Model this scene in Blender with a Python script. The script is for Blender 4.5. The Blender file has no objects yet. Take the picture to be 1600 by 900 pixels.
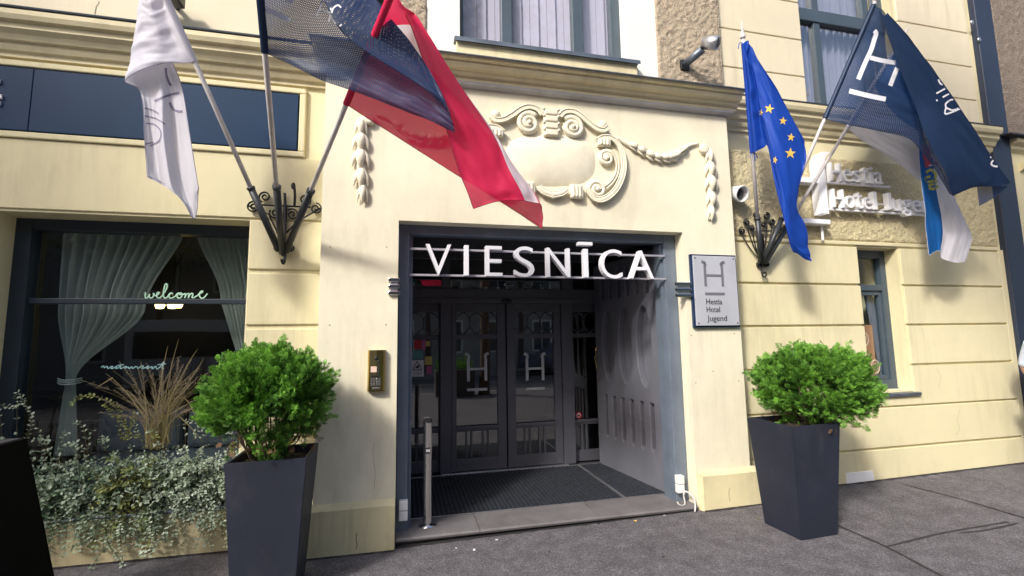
import bpy, bmesh, math, random
from mathutils import Vector, Matrix, noise
from mathutils.bvhtree import BVHTree
R = random.Random(7)
S = bpy.context.scene
COL = S.collection
# ------------------------------------------------------------------ camera, sky, sun, exposure
RIGHT = Vector((0.97337, -0.22872, -0.01502)); RIGHT.normalize()
YAW, PITCH, ROLL, FPX = -0.23067649, 0.11036773, -0.01511390, 725.101
def cam_axes():
    cy, sy, cp, sp, cr, sr = math.cos(YAW), math.sin(YAW), math.cos(PITCH), math.sin(PITCH), math.cos(ROLL), math.sin(ROLL)
    ry = Matrix(((cy, -sy, 0), (sy, cy, 0), (0, 0, 1)))
    r, f, u = Vector((1, 0, 0)), Vector((0, cp, sp)), Vector((0, -sp, cp))
    return ry @ (r*cr + u*sr), ry @ (-r*sr + u*cr), ry @ f
AX_R, AX_U, AX_F = cam_axes()
EYE = Vector((0, 0, 1.6))
cam = bpy.data.cameras.new("camera"); camo = bpy.data.objects.new("camera", cam); COL.objects.link(camo)
camo.matrix_world = Matrix(((AX_R.x, AX_U.x, -AX_F.x, 0), (AX_R.y, AX_U.y, -AX_F.y, 0), (AX_R.z, AX_U.z, -AX_F.z, 1.6), (0, 0, 0, 1)))
cam.sensor_width = 36; cam.lens = FPX/1600*36; cam.clip_start = 0.02; cam.clip_end = 500
S.camera = camo
SUN_DIR = Vector((0.95, 0.85, -1.0)).normalized()      # the way the light travels
world = bpy.data.worlds.new("World"); S.world = world; world.use_nodes = True
wn = world.node_tree.nodes; bg = wn["Background"]
sky = wn.new("ShaderNodeTexSky"); sky.sky_type = 'NISHITA'; sky.sun_disc = False
sky.sun_elevation = math.asin(-SUN_DIR.z); sky.sun_rotation = math.atan2(-SUN_DIR.x, -SUN_DIR.y) % (2*math.pi)
sky.air_density = 1.0; sky.dust_density = 4.0; sky.ozone_density = 1.0
world.node_tree.links.new(sky.outputs[0], bg.inputs[0]); bg.inputs[1].default_value = 0.15
sun = bpy.data.lights.new("sun", 'SUN'); sun.energy = 2.7; sun.angle = math.radians(7); sun.color = (1.0, 0.965, 0.915)
suno = bpy.data.objects.new("sun", sun); COL.objects.link(suno)
suno.rotation_euler = SUN_DIR.to_track_quat('-Z', 'Y').to_euler(); suno.location = (-8, -5, 12)
vs = S.view_settings; vs.view_transform = 'Standard'; vs.look = 'None'; vs.gamma = 1; vs.exposure = 0.64; vs.use_curve_mapping = False
S.cycles.max_bounces = 8; S.cycles.transparent_max_bounces = 16

def ray(px, py):
    return AX_R*((px-800)/FPX) + AX_U*(-(py-450)/FPX) + AX_F
def at(px, py, Y):                       # a measured photo point on the vertical plane at depth Y
    d = ray(px, py); return EYE + d*(Y/d.y)
def gz(x):                               # pavement height
    return 0.012*x if x > 0 else -0.010*max(x, -3)

# ------------------------------------------------------------------ materials
MATS = {}
def principled(name, col, rough=0.6, metal=0.0, noise_amt=0.0, nscale=8, bump=0.0, bscale=60, spec=0.5, bdist=0.01, stain=None, coat=0, streak=0):
    m = bpy.data.materials.new(name); m.use_nodes = True
    nt = m.node_tree; b = nt.nodes["Principled BSDF"]
    b.inputs["Base Color"].default_value = (*col, 1); b.inputs["Roughness"].default_value = rough
    b.inputs["Metallic"].default_value = metal; b.inputs["Specular IOR Level"].default_value = spec
    if coat: b.inputs["Coat Weight"].default_value = coat
    tc = nt.nodes.new("ShaderNodeTexCoord")
    if noise_amt:
        n = nt.nodes.new("ShaderNodeTexNoise"); n.inputs["Scale"].default_value = nscale; n.inputs["Detail"].default_value = 6; n.inputs["Roughness"].default_value = 0.62
        nt.links.new(tc.outputs["Object"], n.inputs["Vector"])
        r = nt.nodes.new("ShaderNodeMapRange"); r.inputs[1].default_value = 0.3; r.inputs[2].default_value = 0.7
        r.inputs[3].default_value = 1-noise_amt; r.inputs[4].default_value = 1+noise_amt*0.5
        nt.links.new(n.outputs["Fac"], r.inputs[0])
        mx = nt.nodes.new("ShaderNodeVectorMath"); mx.operation = 'SCALE'
        mx.inputs[0].default_value = col
        nt.links.new(r.outputs[0], mx.inputs["Scale"]); last = mx.outputs[0]
        if stain:                        # blotchy dirt with its own shape
            n2 = nt.nodes.new("ShaderNodeTexNoise"); n2.inputs["Scale"].default_value = stain[1]; n2.inputs["Detail"].default_value = 8; n2.inputs["Roughness"].default_value = 0.7
            mp = nt.nodes.new("ShaderNodeMapping"); mp.inputs["Scale"].default_value = stain[3] if len(stain) > 3 else (1, 1, 0.45)
            nt.links.new(tc.outputs["Object"], mp.inputs["Vector"]); nt.links.new(mp.outputs[0], n2.inputs["Vector"])
            r2 = nt.nodes.new("ShaderNodeMapRange"); r2.inputs[1].default_value = 0.52; r2.inputs[2].default_value = 0.75; r2.inputs[3].default_value = 0; r2.inputs[4].default_value = stain[2]
            nt.links.new(n2.outputs["Fac"], r2.inputs[0])
            mc = nt.nodes.new("ShaderNodeMix"); mc.data_type = 'RGBA'
            nt.links.new(r2.outputs[0], mc.inputs[0]); nt.links.new(last, mc.inputs[6]); mc.inputs[7].default_value = (*stain[0], 1)
            last = mc.outputs[2]
        nt.links.new(last, b.inputs["Base Color"])
    if streak:                           # rain streaks and grime, thin and long
        src = b.inputs["Base Color"].links[0].from_socket
        mp = nt.nodes.new("ShaderNodeMapping"); mp.inputs["Scale"].default_value = (1, 1, .07)
        n3 = nt.nodes.new("ShaderNodeTexNoise"); n3.inputs["Scale"].default_value = 13; n3.inputs["Detail"].default_value = 5; n3.inputs["Roughness"].default_value = .65
        n4 = nt.nodes.new("ShaderNodeTexNoise"); n4.inputs["Scale"].default_value = .9; n4.inputs["Detail"].default_value = 3
        nt.links.new(tc.outputs["Object"], mp.inputs[0]); nt.links.new(mp.outputs[0], n3.inputs["Vector"]); nt.links.new(tc.outputs["Object"], n4.inputs["Vector"])
        r3 = nt.nodes.new("ShaderNodeMapRange"); r3.inputs[1].default_value = .50; r3.inputs[2].default_value = .78; r3.inputs[3].default_value = 0; r3.inputs[4].default_value = streak
        r4 = nt.nodes.new("ShaderNodeMapRange"); r4.inputs[1].default_value = .42; r4.inputs[2].default_value = .62
        nt.links.new(n3.outputs["Fac"], r3.inputs[0]); nt.links.new(n4.outputs["Fac"], r4.inputs[0])
        mu = nt.nodes.new("ShaderNodeMath"); mu.operation = 'MULTIPLY'; nt.links.new(r3.outputs[0], mu.inputs[0]); nt.links.new(r4.outputs[0], mu.inputs[1])
        mc2 = nt.nodes.new("ShaderNodeMix"); mc2.data_type = 'RGBA'; mc2.inputs[7].default_value = (.30, .25, .16, 1)
        nt.links.new(mu.outputs[0], mc2.inputs[0]); nt.links.new(src, mc2.inputs[6]); nt.links.new(mc2.outputs[2], b.inputs["Base Color"])
    if bump:
        n = nt.nodes.new("ShaderNodeTexNoise"); n.inputs["Scale"].default_value = bscale; n.inputs["Detail"].default_value = 5
        nt.links.new(tc.outputs["Object"], n.inputs["Vector"])
        bp = nt.nodes.new("ShaderNodeBump"); bp.inputs["Strength"].default_value = bump; bp.inputs["Distance"].default_value = bdist
        nt.links.new(n.outputs["Fac"], bp.inputs["Height"]); nt.links.new(bp.outputs[0], b.inputs["Normal"])
    return m
def glass(name, tint=(0.86, 0.9, 0.9), boost=1.5, base=0.05, wav=0.0):
    m = bpy.data.materials.new(name); m.use_nodes = True; nt = m.node_tree; nt.nodes.clear()
    out = nt.nodes.new("ShaderNodeOutputMaterial"); mix = nt.nodes.new("ShaderNodeMixShader")
    tr = nt.nodes.new("ShaderNodeBsdfTransparent"); tr.inputs[0].default_value = (*tint, 1)
    gl = nt.nodes.new("ShaderNodeBsdfGlossy"); gl.inputs["Roughness"].default_value = 0.015
    lw = nt.nodes.new("ShaderNodeLayerWeight"); lw.inputs[0].default_value = 0.5
    fr = nt.nodes.new("ShaderNodeMath"); fr.operation = 'POWER'; fr.inputs[1].default_value = 4.0; nt.links.new(lw.outputs["Facing"], fr.inputs[0])
    ma = nt.nodes.new("ShaderNodeMath"); ma.operation = 'MULTIPLY_ADD'; ma.inputs[1].default_value = boost; ma.inputs[2].default_value = base; ma.use_clamp = True
    nt.links.new(fr.outputs[0], ma.inputs[0]); nt.links.new(ma.outputs[0], mix.inputs[0])
    if wav:
        tc = nt.nodes.new("ShaderNodeTexCoord"); n = nt.nodes.new("ShaderNodeTexNoise"); n.inputs["Scale"].default_value = 1.7; n.inputs["Detail"].default_value = 1
        bp = nt.nodes.new("ShaderNodeBump"); bp.inputs["Strength"].default_value = wav; bp.inputs["Distance"].default_value = 0.02
        nt.links.new(tc.outputs["Object"], n.inputs["Vector"]); nt.links.new(n.outputs["Fac"], bp.inputs["Height"]); nt.links.new(bp.outputs[0], gl.inputs["Normal"])
    nt.links.new(tr.outputs[0], mix.inputs[1]); nt.links.new(gl.outputs[0], mix.inputs[2]); nt.links.new(mix.outputs[0], out.inputs[0])
    return m
def cloth_mat(name, bands, transl=0.35, holes=0.0, sheer=0.0):
    """bands: list of (upper limit of uv.y, colour) from the flag's lower edge up; holes: open share of a perforated weave"""
    m = bpy.data.materials.new(name); m.use_nodes = True; nt = m.node_tree; nt.nodes.clear(); L = nt.links
    out = nt.nodes.new("ShaderNodeOutputMaterial"); uv = nt.nodes.new("ShaderNodeUVMap"); uv.uv_map = "uv"
    sep = nt.nodes.new("ShaderNodeSeparateXYZ"); L.new(uv.outputs[0], sep.inputs[0])
    cr = nt.nodes.new("ShaderNodeValToRGB"); cr.color_ramp.interpolation = 'CONSTANT'
    el = cr.color_ramp.elements; el[0].position = 0; el[0].color = (*bands[0][1], 1)
    if len(bands) == 1: el.remove(el[1])
    for i in range(1, len(bands)):
        e = el[1] if i == 1 else el.new(bands[i-1][0])
        e.position = bands[i-1][0]; e.color = (*bands[i][1], 1)
    L.new(sep.outputs[1], cr.inputs[0])
    tc = nt.nodes.new("ShaderNodeTexCoord"); n = nt.nodes.new("ShaderNodeTexNoise"); n.inputs["Scale"].default_value = 260; n.inputs["Detail"].default_value = 2
    bp = nt.nodes.new("ShaderNodeBump"); bp.inputs["Strength"].default_value = 0.12; bp.inputs["Distance"].default_value = 0.002
    L.new(tc.outputs["Object"], n.inputs["Vector"]); L.new(n.outputs["Fac"], bp.inputs["Height"])
    df = nt.nodes.new("ShaderNodeBsdfDiffuse"); tl = nt.nodes.new("ShaderNodeBsdfTranslucent"); sh = nt.nodes.new("ShaderNodeBsdfSheen") if False else None
    L.new(cr.outputs[0], df.inputs[0]); L.new(cr.outputs[0], tl.inputs[0]); L.new(bp.outputs[0], df.inputs["Normal"])
    mx = nt.nodes.new("ShaderNodeMixShader"); mx.inputs[0].default_value = transl
    L.new(df.outputs[0], mx.inputs[1]); L.new(tl.outputs[0], mx.inputs[2]); last = mx.outputs[0]
    gl = nt.nodes.new("ShaderNodeBsdfGlossy"); gl.inputs["Roughness"].default_value = 0.5
    m3 = nt.nodes.new("ShaderNodeMixShader"); m3.inputs[0].default_value = 0.035
    L.new(last, m3.inputs[1]); L.new(gl.outputs[0], m3.inputs[2]); last = m3.outputs[0]
    if holes or sheer:
        tp = nt.nodes.new("ShaderNodeBsdfTransparent"); m2 = nt.nodes.new("ShaderNodeMixShader")
        if holes:
            mp = nt.nodes.new("ShaderNodeMapping"); mp.inputs["Scale"].default_value = (95, 120, 1); mp.inputs["Rotation"].default_value = (0, 0, 0.78)
            L.new(uv.outputs[0], mp.inputs[0])
            vo = nt.nodes.new("ShaderNodeTexVoronoi"); vo.inputs["Randomness"].default_value = 0; vo.inputs["Scale"].default_value = 1; vo.voronoi_dimensions = '2D'
            L.new(mp.outputs[0], vo.inputs["Vector"])
            r = nt.nodes.new("ShaderNodeMapRange"); rr = math.sqrt(holes/math.pi)
            r.inputs[1].default_value = rr-0.06; r.inputs[2].default_value = rr+0.06; r.inputs[3].default_value = 1; r.inputs[4].default_value = 0
            L.new(vo.outputs["Distance"], r.inputs[0]); 
            # hem near the edges is solid
            L.new(r.outputs[0], m2.inputs[0])
        else: m2.inputs[0].default_value = sheer
        L.new(last, m2.inputs[1]); L.new(tp.outputs[0], m2.inputs[2]); last = m2.outputs[0]
    L.new(last, out.inputs[0]); return m
def leaf_mat(name, c1, c2, transl=0.3, rough=0.5, edge=None):
    m = bpy.data.materials.new(name); m.use_nodes = True; nt = m.node_tree; L = nt.links; b = nt.nodes["Principled BSDF"]; out = nt.nodes["Material Output"]
    at_ = nt.nodes.new("ShaderNodeAttribute"); at_.attribute_name = "tone"
    mc = nt.nodes.new("ShaderNodeMix"); mc.data_type = 'RGBA'; mc.inputs[6].default_value = (*c1, 1); mc.inputs[7].default_value = (*c2, 1)
    L.new(at_.outputs["Fac"], mc.inputs[0]); L.new(mc.outputs[2], b.inputs["Base Color"]); b.inputs["Roughness"].default_value = rough
    b.inputs["Specular IOR Level"].default_value = 0.3
    tl = nt.nodes.new("ShaderNodeBsdfTranslucent"); L.new(mc.outputs[2], tl.inputs[0])
    mx = nt.nodes.new("ShaderNodeMixShader"); mx.inputs[0].default_value = transl
    L.new(b.outputs[0], mx.inputs[1]); L.new(tl.outputs[0], mx.inputs[2]); L.new(mx.outputs[0], out.inputs[0]); return m
def emit(name, col, s):
    m = bpy.data.materials.new(name); m.use_nodes = True; nt = m.node_tree; b = nt.nodes["Principled BSDF"]
    b.inputs["Base Color"].default_value = (*col, 1); b.inputs["Emission Color"].default_value = (*col, 1); b.inputs["Emission Strength"].default_value = s; return m

DIRT = (0.20, 0.17, 0.11)
M_PORTAL = principled("portal_plaster", (0.77, 0.72, 0.55), 0.75, 0, 0.10, 2.2, 0.12, 90, stain=((0.46, 0.40, 0.27), 1.6, 0.5, (1, 1, .3)), streak=0.25)
M_WALL = principled("wall_plaster", (0.72, 0.65, 0.41), 0.78, 0, 0.07, 1.6, 0.15, 80, stain=((0.42, 0.36, 0.22), 1.5, 0.5, (1, 1, .3)), streak=0.3)
M_PLINTH = principled("plinth_plaster", (0.66, 0.59, 0.36), 0.8, 0, 0.12, 3, 0.2, 60, stain=((0.34, 0.29, 0.17), 2.0, 0.75), streak=0.9)
M_BED = principled("bed_wall_plaster", (0.52, 0.45, 0.27), 0.85, 0, 0.2, 2.5, 0.3, 50, stain=((0.2, 0.17, 0.1), 1.6, 0.7), streak=0.9)
M_UPPER = principled("upper_plaster", (0.70, 0.62, 0.45), 0.8, 0, 0.06, 1.8, 0.12, 80, stain=((0.5, 0.43, 0.3), 0.8, 0.3), streak=0.5)
M_SURR = principled("window_surround_paint", (0.80, 0.78, 0.70), 0.7, 0, 0.05, 2, 0.08, 80)
M_TRIM = principled("cornice_paint", (0.69, 0.61, 0.39), 0.72, 0, 0.12, 2.5, 0.12, 70, stain=((0.3, 0.25, 0.14), 1.8, 0.5), streak=0.6)
M_RELIEF = principled("relief_plaster", (0.77, 0.72, 0.57), 0.75, 0, 0.08, 9, 0.12, 90, stain=((0.5, 0.44, 0.3), 7, 0.4))
M_ROUGH = principled("roughcast_yellow", (0.64, 0.55, 0.33), 0.9, 0, 0.3, 55, 0.9, 75, bdist=0.02)
M_ROUGH2 = principled("roughcast_grey", (0.50, 0.41, 0.30), 0.92, 0, 0.4, 60, 1.0, 85, bdist=0.02)
M_ROUGH3 = principled("roughcast_brown", (0.25, 0.20, 0.16), 0.92, 0, 0.4, 50, 1.0, 70, bdist=0.02)
M_FLASH = principled("lead_flashing", (0.16, 0.19, 0.23), 0.45, 0.6, 0.25, 5, 0.1, 30)
M_FRAME = principled("blue_grey_paint", (0.125, 0.155, 0.20), 0.42, 0, 0.18, 4, 0.1, 40, stain=((0.2, 0.22, 0.24), 3, 0.5))
M_DOOR = principled("door_grey_paint", (0.088, 0.088, 0.105), 0.42, 0, 0.12, 4, 0.08, 50)
M_LEAF = principled("gate_grey_paint", (0.135, 0.137, 0.165), 0.5, 0, 0.14, 3, 0.1, 50)
M_RECESS = principled("porch_dark_paint", (0.05, 0.05, 0.058), 0.6, 0, 0.1, 3)
M_WFRAME = principled("dark_window_frame", (0.022, 0.034, 0.05), 0.4, 0, 0.15, 4)
M_UFRAME = principled("window_frame_teal", (0.06, 0.085, 0.11), 0.45, 0, 0.15, 4)
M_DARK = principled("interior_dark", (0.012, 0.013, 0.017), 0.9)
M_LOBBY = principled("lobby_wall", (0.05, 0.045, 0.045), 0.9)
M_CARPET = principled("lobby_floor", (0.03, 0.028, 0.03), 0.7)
M_WHITE = principled("white_letter", (0.74, 0.74, 0.78), 0.38, 0, 0.03, 5)
M_ALU = principled("brushed_aluminium", (0.62, 0.62, 0.64), 0.35, 0.9, 0.1, 20)
M_STEEL = principled("polished_steel", (0.72, 0.70, 0.68), 0.12, 1.0)
M_CHROME = principled("chrome", (0.66, 0.66, 0.67), 0.15, 1.0)
M_BRASS = principled("polished_brass", (0.62, 0.44, 0.16), 0.13, 1.0)
M_BLACK = principled("black_iron", (0.018, 0.019, 0.022), 0.42, 0.3, 0.2, 20)
M_SLEEVE = principled("socket_grey_iron", (0.045, 0.05, 0.055), 0.45, 0.3, 0.2, 12)
M_POLE = principled("pole_paint", (0.62, 0.58, 0.57), 0.5, 0, 0.2, 14)
M_PLANTER = principled("planter_anthracite", (0.017, 0.021, 0.036), 0.5, 0, 0.2, 3, 0.03, 200, stain=((0.06, 0.06, 0.065), 6, 0.4))
M_SOIL = principled("soil", (0.045, 0.028, 0.018), 0.95, 0, 0.5, 30, 1.0, 60, bdist=0.03)
M_BARK = principled("bark", (0.10, 0.065, 0.045), 0.9, 0, 0.4, 20, 0.8, 60)
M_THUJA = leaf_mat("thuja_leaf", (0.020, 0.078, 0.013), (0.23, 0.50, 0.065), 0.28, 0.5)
M_THUJA_DRY = leaf_mat("thuja_dry", (0.13, 0.07, 0.03), (0.25, 0.14, 0.07), 0.2)
M_SHRUB = leaf_mat("shrub_leaf", (0.13, 0.23, 0.12), (0.72, 0.80, 0.66), 0.3, 0.4)
M_SHRUB_Y = leaf_mat("shrub_yellow_leaf", (0.12, 0.19, 0.05), (0.44, 0.44, 0.16), 0.35, 0.45)
M_STEM = principled("shrub_stem", (0.10, 0.075, 0.04), 0.8)
M_STRAW = leaf_mat("grass_straw", (0.20, 0.17, 0.06), (0.46, 0.38, 0.20), 0.3, 0.6)
M_PLUME = leaf_mat("grass_plume", (0.22, 0.18, 0.13), (0.46, 0.39, 0.30), 0.3, 0.8)
M_TREE = leaf_mat("street_leaf", (0.03, 0.075, 0.014), (0.10, 0.19, 0.035), 0.35, 0.5)
M_MAT = principled("mat_rubber", (0.012, 0.014, 0.018), 0.75, 0, 0.3, 40)
M_RIB = principled("mat_rib", (0.030, 0.035, 0.046), 0.6, 0, 0.6, 26)
M_STEP = principled("step_stone", (0.155, 0.145, 0.148), 0.75, 0, 0.25, 5, 0.35, 60, stain=((0.07, 0.065, 0.065), 3.0, 0.6, (1, 1, 1)))
M_SIGNBLUE = principled("sign_blue_panel", (0.008, 0.034, 0.085), 0.6, 0.0, 0.12, 1.5, spec=.2)
M_PLAQUE = principled("brushed_plate", (0.60, 0.61, 0.66), 0.42, 0.35, 0.08, 3)
M_PLAQUE_FR = principled("plate_frame_blue", (0.05, 0.09, 0.20), 0.22, 0.8, 0.3, 12)
M_INK = principled("dark_ink", (0.03, 0.03, 0.04), 0.5)
M_GREYINK = principled("grey_ink", (0.20, 0.20, 0.23), 0.5, 0.3)
M_BLACKBOARD = principled("blackboard", (0.003, 0.003, 0.003), 0.8, spec=.1)
M_BOARDEDGE = principled("board_edge", (0.045, 0.042, 0.05), 0.6)
M_WHITEPL = principled("white_plastic", (0.75, 0.75, 0.73), 0.4)
M_CABLE = principled("grey_cable", (0.55, 0.54, 0.52), 0.5)
M_BLACKPL = principled("black_plastic", (0.015, 0.015, 0.017), 0.35)
M_PATCH = principled("white_patch", (0.88, 0.88, 0.88), 0.8, 0, 0.1, 6)
M_PAPER = principled("paper_white", (0.75, 0.75, 0.76), 0.6)
M_RED = principled("sticker_red", (0.55, 0.02, 0.04), 0.5)
M_BLUEST = principled("sticker_blue", (0.04, 0.16, 0.32), 0.5)
M_TEALST = principled("sticker_teal", (0.10, 0.30, 0.33), 0.5)
M_YELST = principled("sticker_yellow", (0.60, 0.48, 0.12), 0.5)
M_PINKST = principled("sticker_pink", (0.45, 0.10, 0.25), 0.5)
M_FROST = principled("frosted_decal", (0.44, 0.45, 0.47), 0.6)
M_GREENL = principled("mint_vinyl", (0.55, 0.86, 0.66), 0.5)
M_CYANL = principled("cyan_vinyl", (0.30, 0.55, 0.58), 0.5)
M_CURTAIN = cloth_mat("curtain_sheer", [(1, (0.70, 0.745, 0.71))], 0.4, 0, 0.1)
M_CURTAIN2 = principled("curtain_dark_blue", (0.07, 0.095, 0.16), 0.8)
M_BLIND = cloth_mat("blind_fabric", [(1, (0.80, 0.79, 0.88))], 0.35)
M_SOFA = principled("sofa_fabric", (0.12, 0.15, 0.19), 0.9, 0, 0.1, 6)
M_LAMP = emit("lamp_glow", (1.0, 0.72, 0.25), 7)
M_POSTER = principled("poster_brown", (0.42, 0.20, 0.11), 0.6, 0, 0.3, 5)
M_POSTERL = principled("poster_light", (0.72, 0.52, 0.40), 0.6)
M_GLASS = glass("window_glass", (0.86, 0.92, 0.92), .8, 0.07, 0.06)
M_GLASSD = glass("door_glass", (0.60, 0.62, 0.64), .8, 0.24, 0.03)
M_GLASSU = glass("upper_glass", (0.92, 0.92, 0.97), .8, 0.10, 0.12)
M_GLASSR = glass("sky_reflecting_glass", (0.75, 0.77, 0.82), .8, 0.34, 0.15)
M_SIGNW = principled("sign_white", (0.88, 0.88, 0.90), 0.35)
M_RAIL = principled("rail_grey", (0.42, 0.41, 0.46), 0.4, 0.3)
M_LIN_WHITE = cloth_mat("white_flag_cloth", [(1, (0.68, 0.67, 0.76))], 0.35)
M_NAVY = cloth_mat("navy_mesh_cloth", [(1, (0.028, 0.060, 0.155))], 0.4, 0.16)
M_NAVY_S = cloth_mat("navy_solid_cloth", [(1, (0.016, 0.040, 0.105))], 0.3)
CARM = (0.76, 0.02, 0.10)
M_LATVIA = cloth_mat("carmine_white_cloth", [(0.4, CARM), (0.6, (0.80, 0.79, 0.84)), (1, CARM)], 0.45, 0, 0.06)
M_EU = cloth_mat("blue_flag_cloth", [(1, (0.010, 0.075, 0.50))], 0.35)
M_RIGA = cloth_mat("blue_white_cloth", [(0.5, (0.78, 0.77, 0.86)), (1, (0.008, 0.12, 0.42))], 0.4)
M_STAR = principled("star_gold", (0.85, 0.55, 0.10), 0.7)
M_FLAGINK = principled("flag_grey_print", (0.22, 0.21, 0.30), 0.8)
M_FLAGWHITE = principled("flag_white_print", (0.80, 0.80, 0.86), 0.8)
M_GOLDPR = principled("crest_yellow", (0.55, 0.50, 0.08), 0.8)
M_REDPR = principled("crest_red", (0.45, 0.02, 0.04), 0.8)
M_GREENPR = principled("crest_green", (0.16, 0.25, 0.05), 0.8)

# ------------------------------------------------------------------ mesh helper
class MB:
    def __init__(s): s.v = []; s.f = []; s.sm = []; s.uv = None; s.tone = None
    def add(s, vs, fs, smooth=False):
        o = len(s.v); s.v += [tuple(p) for p in vs]
        for f in fs: s.f.append([i+o for i in f]); s.sm.append(smooth)
    def quad(s, a, b, c, d, smooth=False): s.add([a, b, c, d], [[0, 1, 2, 3]], smooth)
    def box(s, x0, x1, y0, y1, z0, z1, bev=0.0):
        if x0 > x1: x0, x1 = x1, x0
        if y0 > y1: y0, y1 = y1, y0
        if z0 > z1: z0, z1 = z1, z0
        if bev <= 0:
            s.add([(x, y, z) for z in (z0, z1) for y in (y0, y1) for x in (x0, x1)],
                  [[0, 2, 3, 1], [4, 5, 7, 6], [0, 1, 5, 4], [2, 6, 7, 3], [0, 4, 6, 2], [1, 3, 7, 5]]); return
        bm = bmesh.new(); bmesh.ops.create_cube(bm, size=1)
        for v in bm.verts: v.co = Vector(((x0+x1)/2+v.co.x*(x1-x0), (y0+y1)/2+v.co.y*(y1-y0), (z0+z1)/2+v.co.z*(z1-z0)))
        b = min(bev, 0.45*min(x1-x0, y1-y0, z1-z0))
        bmesh.ops.bevel(bm, geom=bm.edges[:], offset=b, segments=2, affect='EDGES', profile=0.5)
        s.bm(bm); bm.free()
    def bm(s, bm, smooth=False, mat=None):
        bm.verts.index_update()
        s.add([(mat @ v.co if mat else v.co) for v in bm.verts], [[v.index for v in f.verts] for f in bm.faces], smooth)
    def prism(s, poly, y0, y1, smooth=False):            # poly of (x,z), extruded along Y
        n = len(poly)
        s.add([(x, y0, z) for x, z in poly] + [(x, y1, z) for x, z in poly],
              [list(range(n)), list(range(2*n-1, n-1, -1))] + [[i, i+n, (i+1) % n+n, (i+1) % n] for i in range(n)], smooth)
    def profile_x(s, prof, x0, x1):                       # prof of (y,z) swept along X
        n = len(prof)
        s.add([(x0, y, z) for y, z in prof] + [(x1, y, z) for y, z in prof],
              [list(range(n)), list(range(2*n-1, n-1, -1))] + [[i, i+n, (i+1) % n+n, (i+1) % n] for i in range(n)])
    def tube(s, pts, r, n=8, flat=None, cap=True):
        pts = [Vector(p) for p in pts]; m = len(pts)
        rs = list(r) if isinstance(r, (list, tuple)) else [r]*m
        if len(rs) != m: rs = [rs[min(int(i/m*len(rs)), len(rs)-1)] for i in range(m)]
        o = len(s.v); prev = None
        for i, p in enumerate(pts):
            t = (pts[min(i+1, m-1)]-pts[max(i-1, 0)])
            if t.length < 1e-9: t = Vector((0, 0, 1))
            t.normalize()
            if prev is None:
                a = Vector((0, 1, 0)) if abs(t.y) < 0.9 else Vector((1, 0, 0))
                u = (a - t*a.dot(t)).normalized()
            else: u = (prev - t*prev.dot(t)); u = u.normalized() if u.length > 1e-6 else prev
            prev = u; w = t.cross(u)
            for k in range(n):
                a = 2*math.pi*k/n
                q = u*math.cos(a)*rs[i] + w*math.sin(a)*rs[i]
                if flat: q.y *= flat
                s.v.append(tuple(p+q))
        for i in range(m-1):
            for k in range(n):
                s.f.append([o+i*n+k, o+i*n+(k+1) % n, o+(i+1)*n+(k+1) % n, o+(i+1)*n+k]); s.sm.append(True)
        if cap:
            s.f.append([o+k for k in range(n)][::-1]); s.sm.append(False)
            s.f.append([o+(m-1)*n+k for k in range(n)]); s.sm.append(False)
    def lathe(s, prof, c=(0, 0, 0), n=24, axis=None):     # prof of (r,z) about an axis
        mat = Matrix.Translation(c)
        if axis is not None: mat = mat @ Vector(axis).to_track_quat('Z', 'Y').to_matrix().to_4x4()
        o = len(s.v); m = len(prof)
        for r, z in prof:
            for k in range(n): s.v.append(tuple(mat @ Vector((r*math.cos(2*math.pi*k/n), r*math.sin(2*math.pi*k/n), z))))
        for i in range(m-1):
            for k in range(n): s.f.append([o+i*n+k, o+i*n+(k+1) % n, o+(i+1)*n+(k+1) % n, o+(i+1)*n+k]); s.sm.append(True)
        s.f.append([o+k for k in range(n)][::-1]); s.sm.append(False)
        s.f.append([o+(m-1)*n+k for k in range(n)]); s.sm.append(False)
    def ball(s, c, r, sy=1.0, sx=1.0, sz=1.0, n=12):
        bm = bmesh.new(); bmesh.ops.create_uvsphere(bm, u_segments=n, v_segments=n//2+2, radius=1)
        for v in bm.verts: v.co = Vector((c[0]+v.co.x*r*sx, c[1]+v.co.y*r*sy, c[2]+v.co.z*r*sz))
        s.bm(bm, True); bm.free()
    def build(s, name, mat, parent=None, kind=None):
        me = bpy.data.meshes.new(name); me.from_pydata(s.v, [], s.f)
        me.polygons.foreach_set("use_smooth", s.sm)
        if s.uv:
            u = me.uv_layers.new(name="uv")
            for lp in me.loops: u.data[lp.index].uv = s.uv[lp.vertex_index]
        if s.tone:
            a = me.attributes.new("tone", 'FLOAT', 'POINT'); a.data.foreach_set("value", s.tone)
        for mm in (mat if isinstance(mat, (list, tuple)) else [mat]): me.materials.append(mm)
        me.update(); o = bpy.data.objects.new(name, me); COL.objects.link(o)
        if parent is not None:
            o.parent = parent
            if parent.type == 'EMPTY' and parent.parent is None: o.matrix_parent_inverse = Matrix.Translation(parent.location).inverted()
        if kind: o["kind"] = kind
        return o
def tag(o, label, cat, group=None):
    o["label"] = label; o["category"] = cat
    if group: o["group"] = group
    return o
def thing(name, loc, label, cat, group=None):
    o = bpy.data.objects.new(name, None); o.empty_display_size = 0.1; COL.objects.link(o); o.location = loc
    return tag(o, label, cat, group)
def box(name, x0, x1, y0, y1, z0, z1, mat, parent=None, bev=0.0):
    m = MB(); m.box(x0, x1, y0, y1, z0, z1, bev); return m.build(name, mat, parent)
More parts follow.
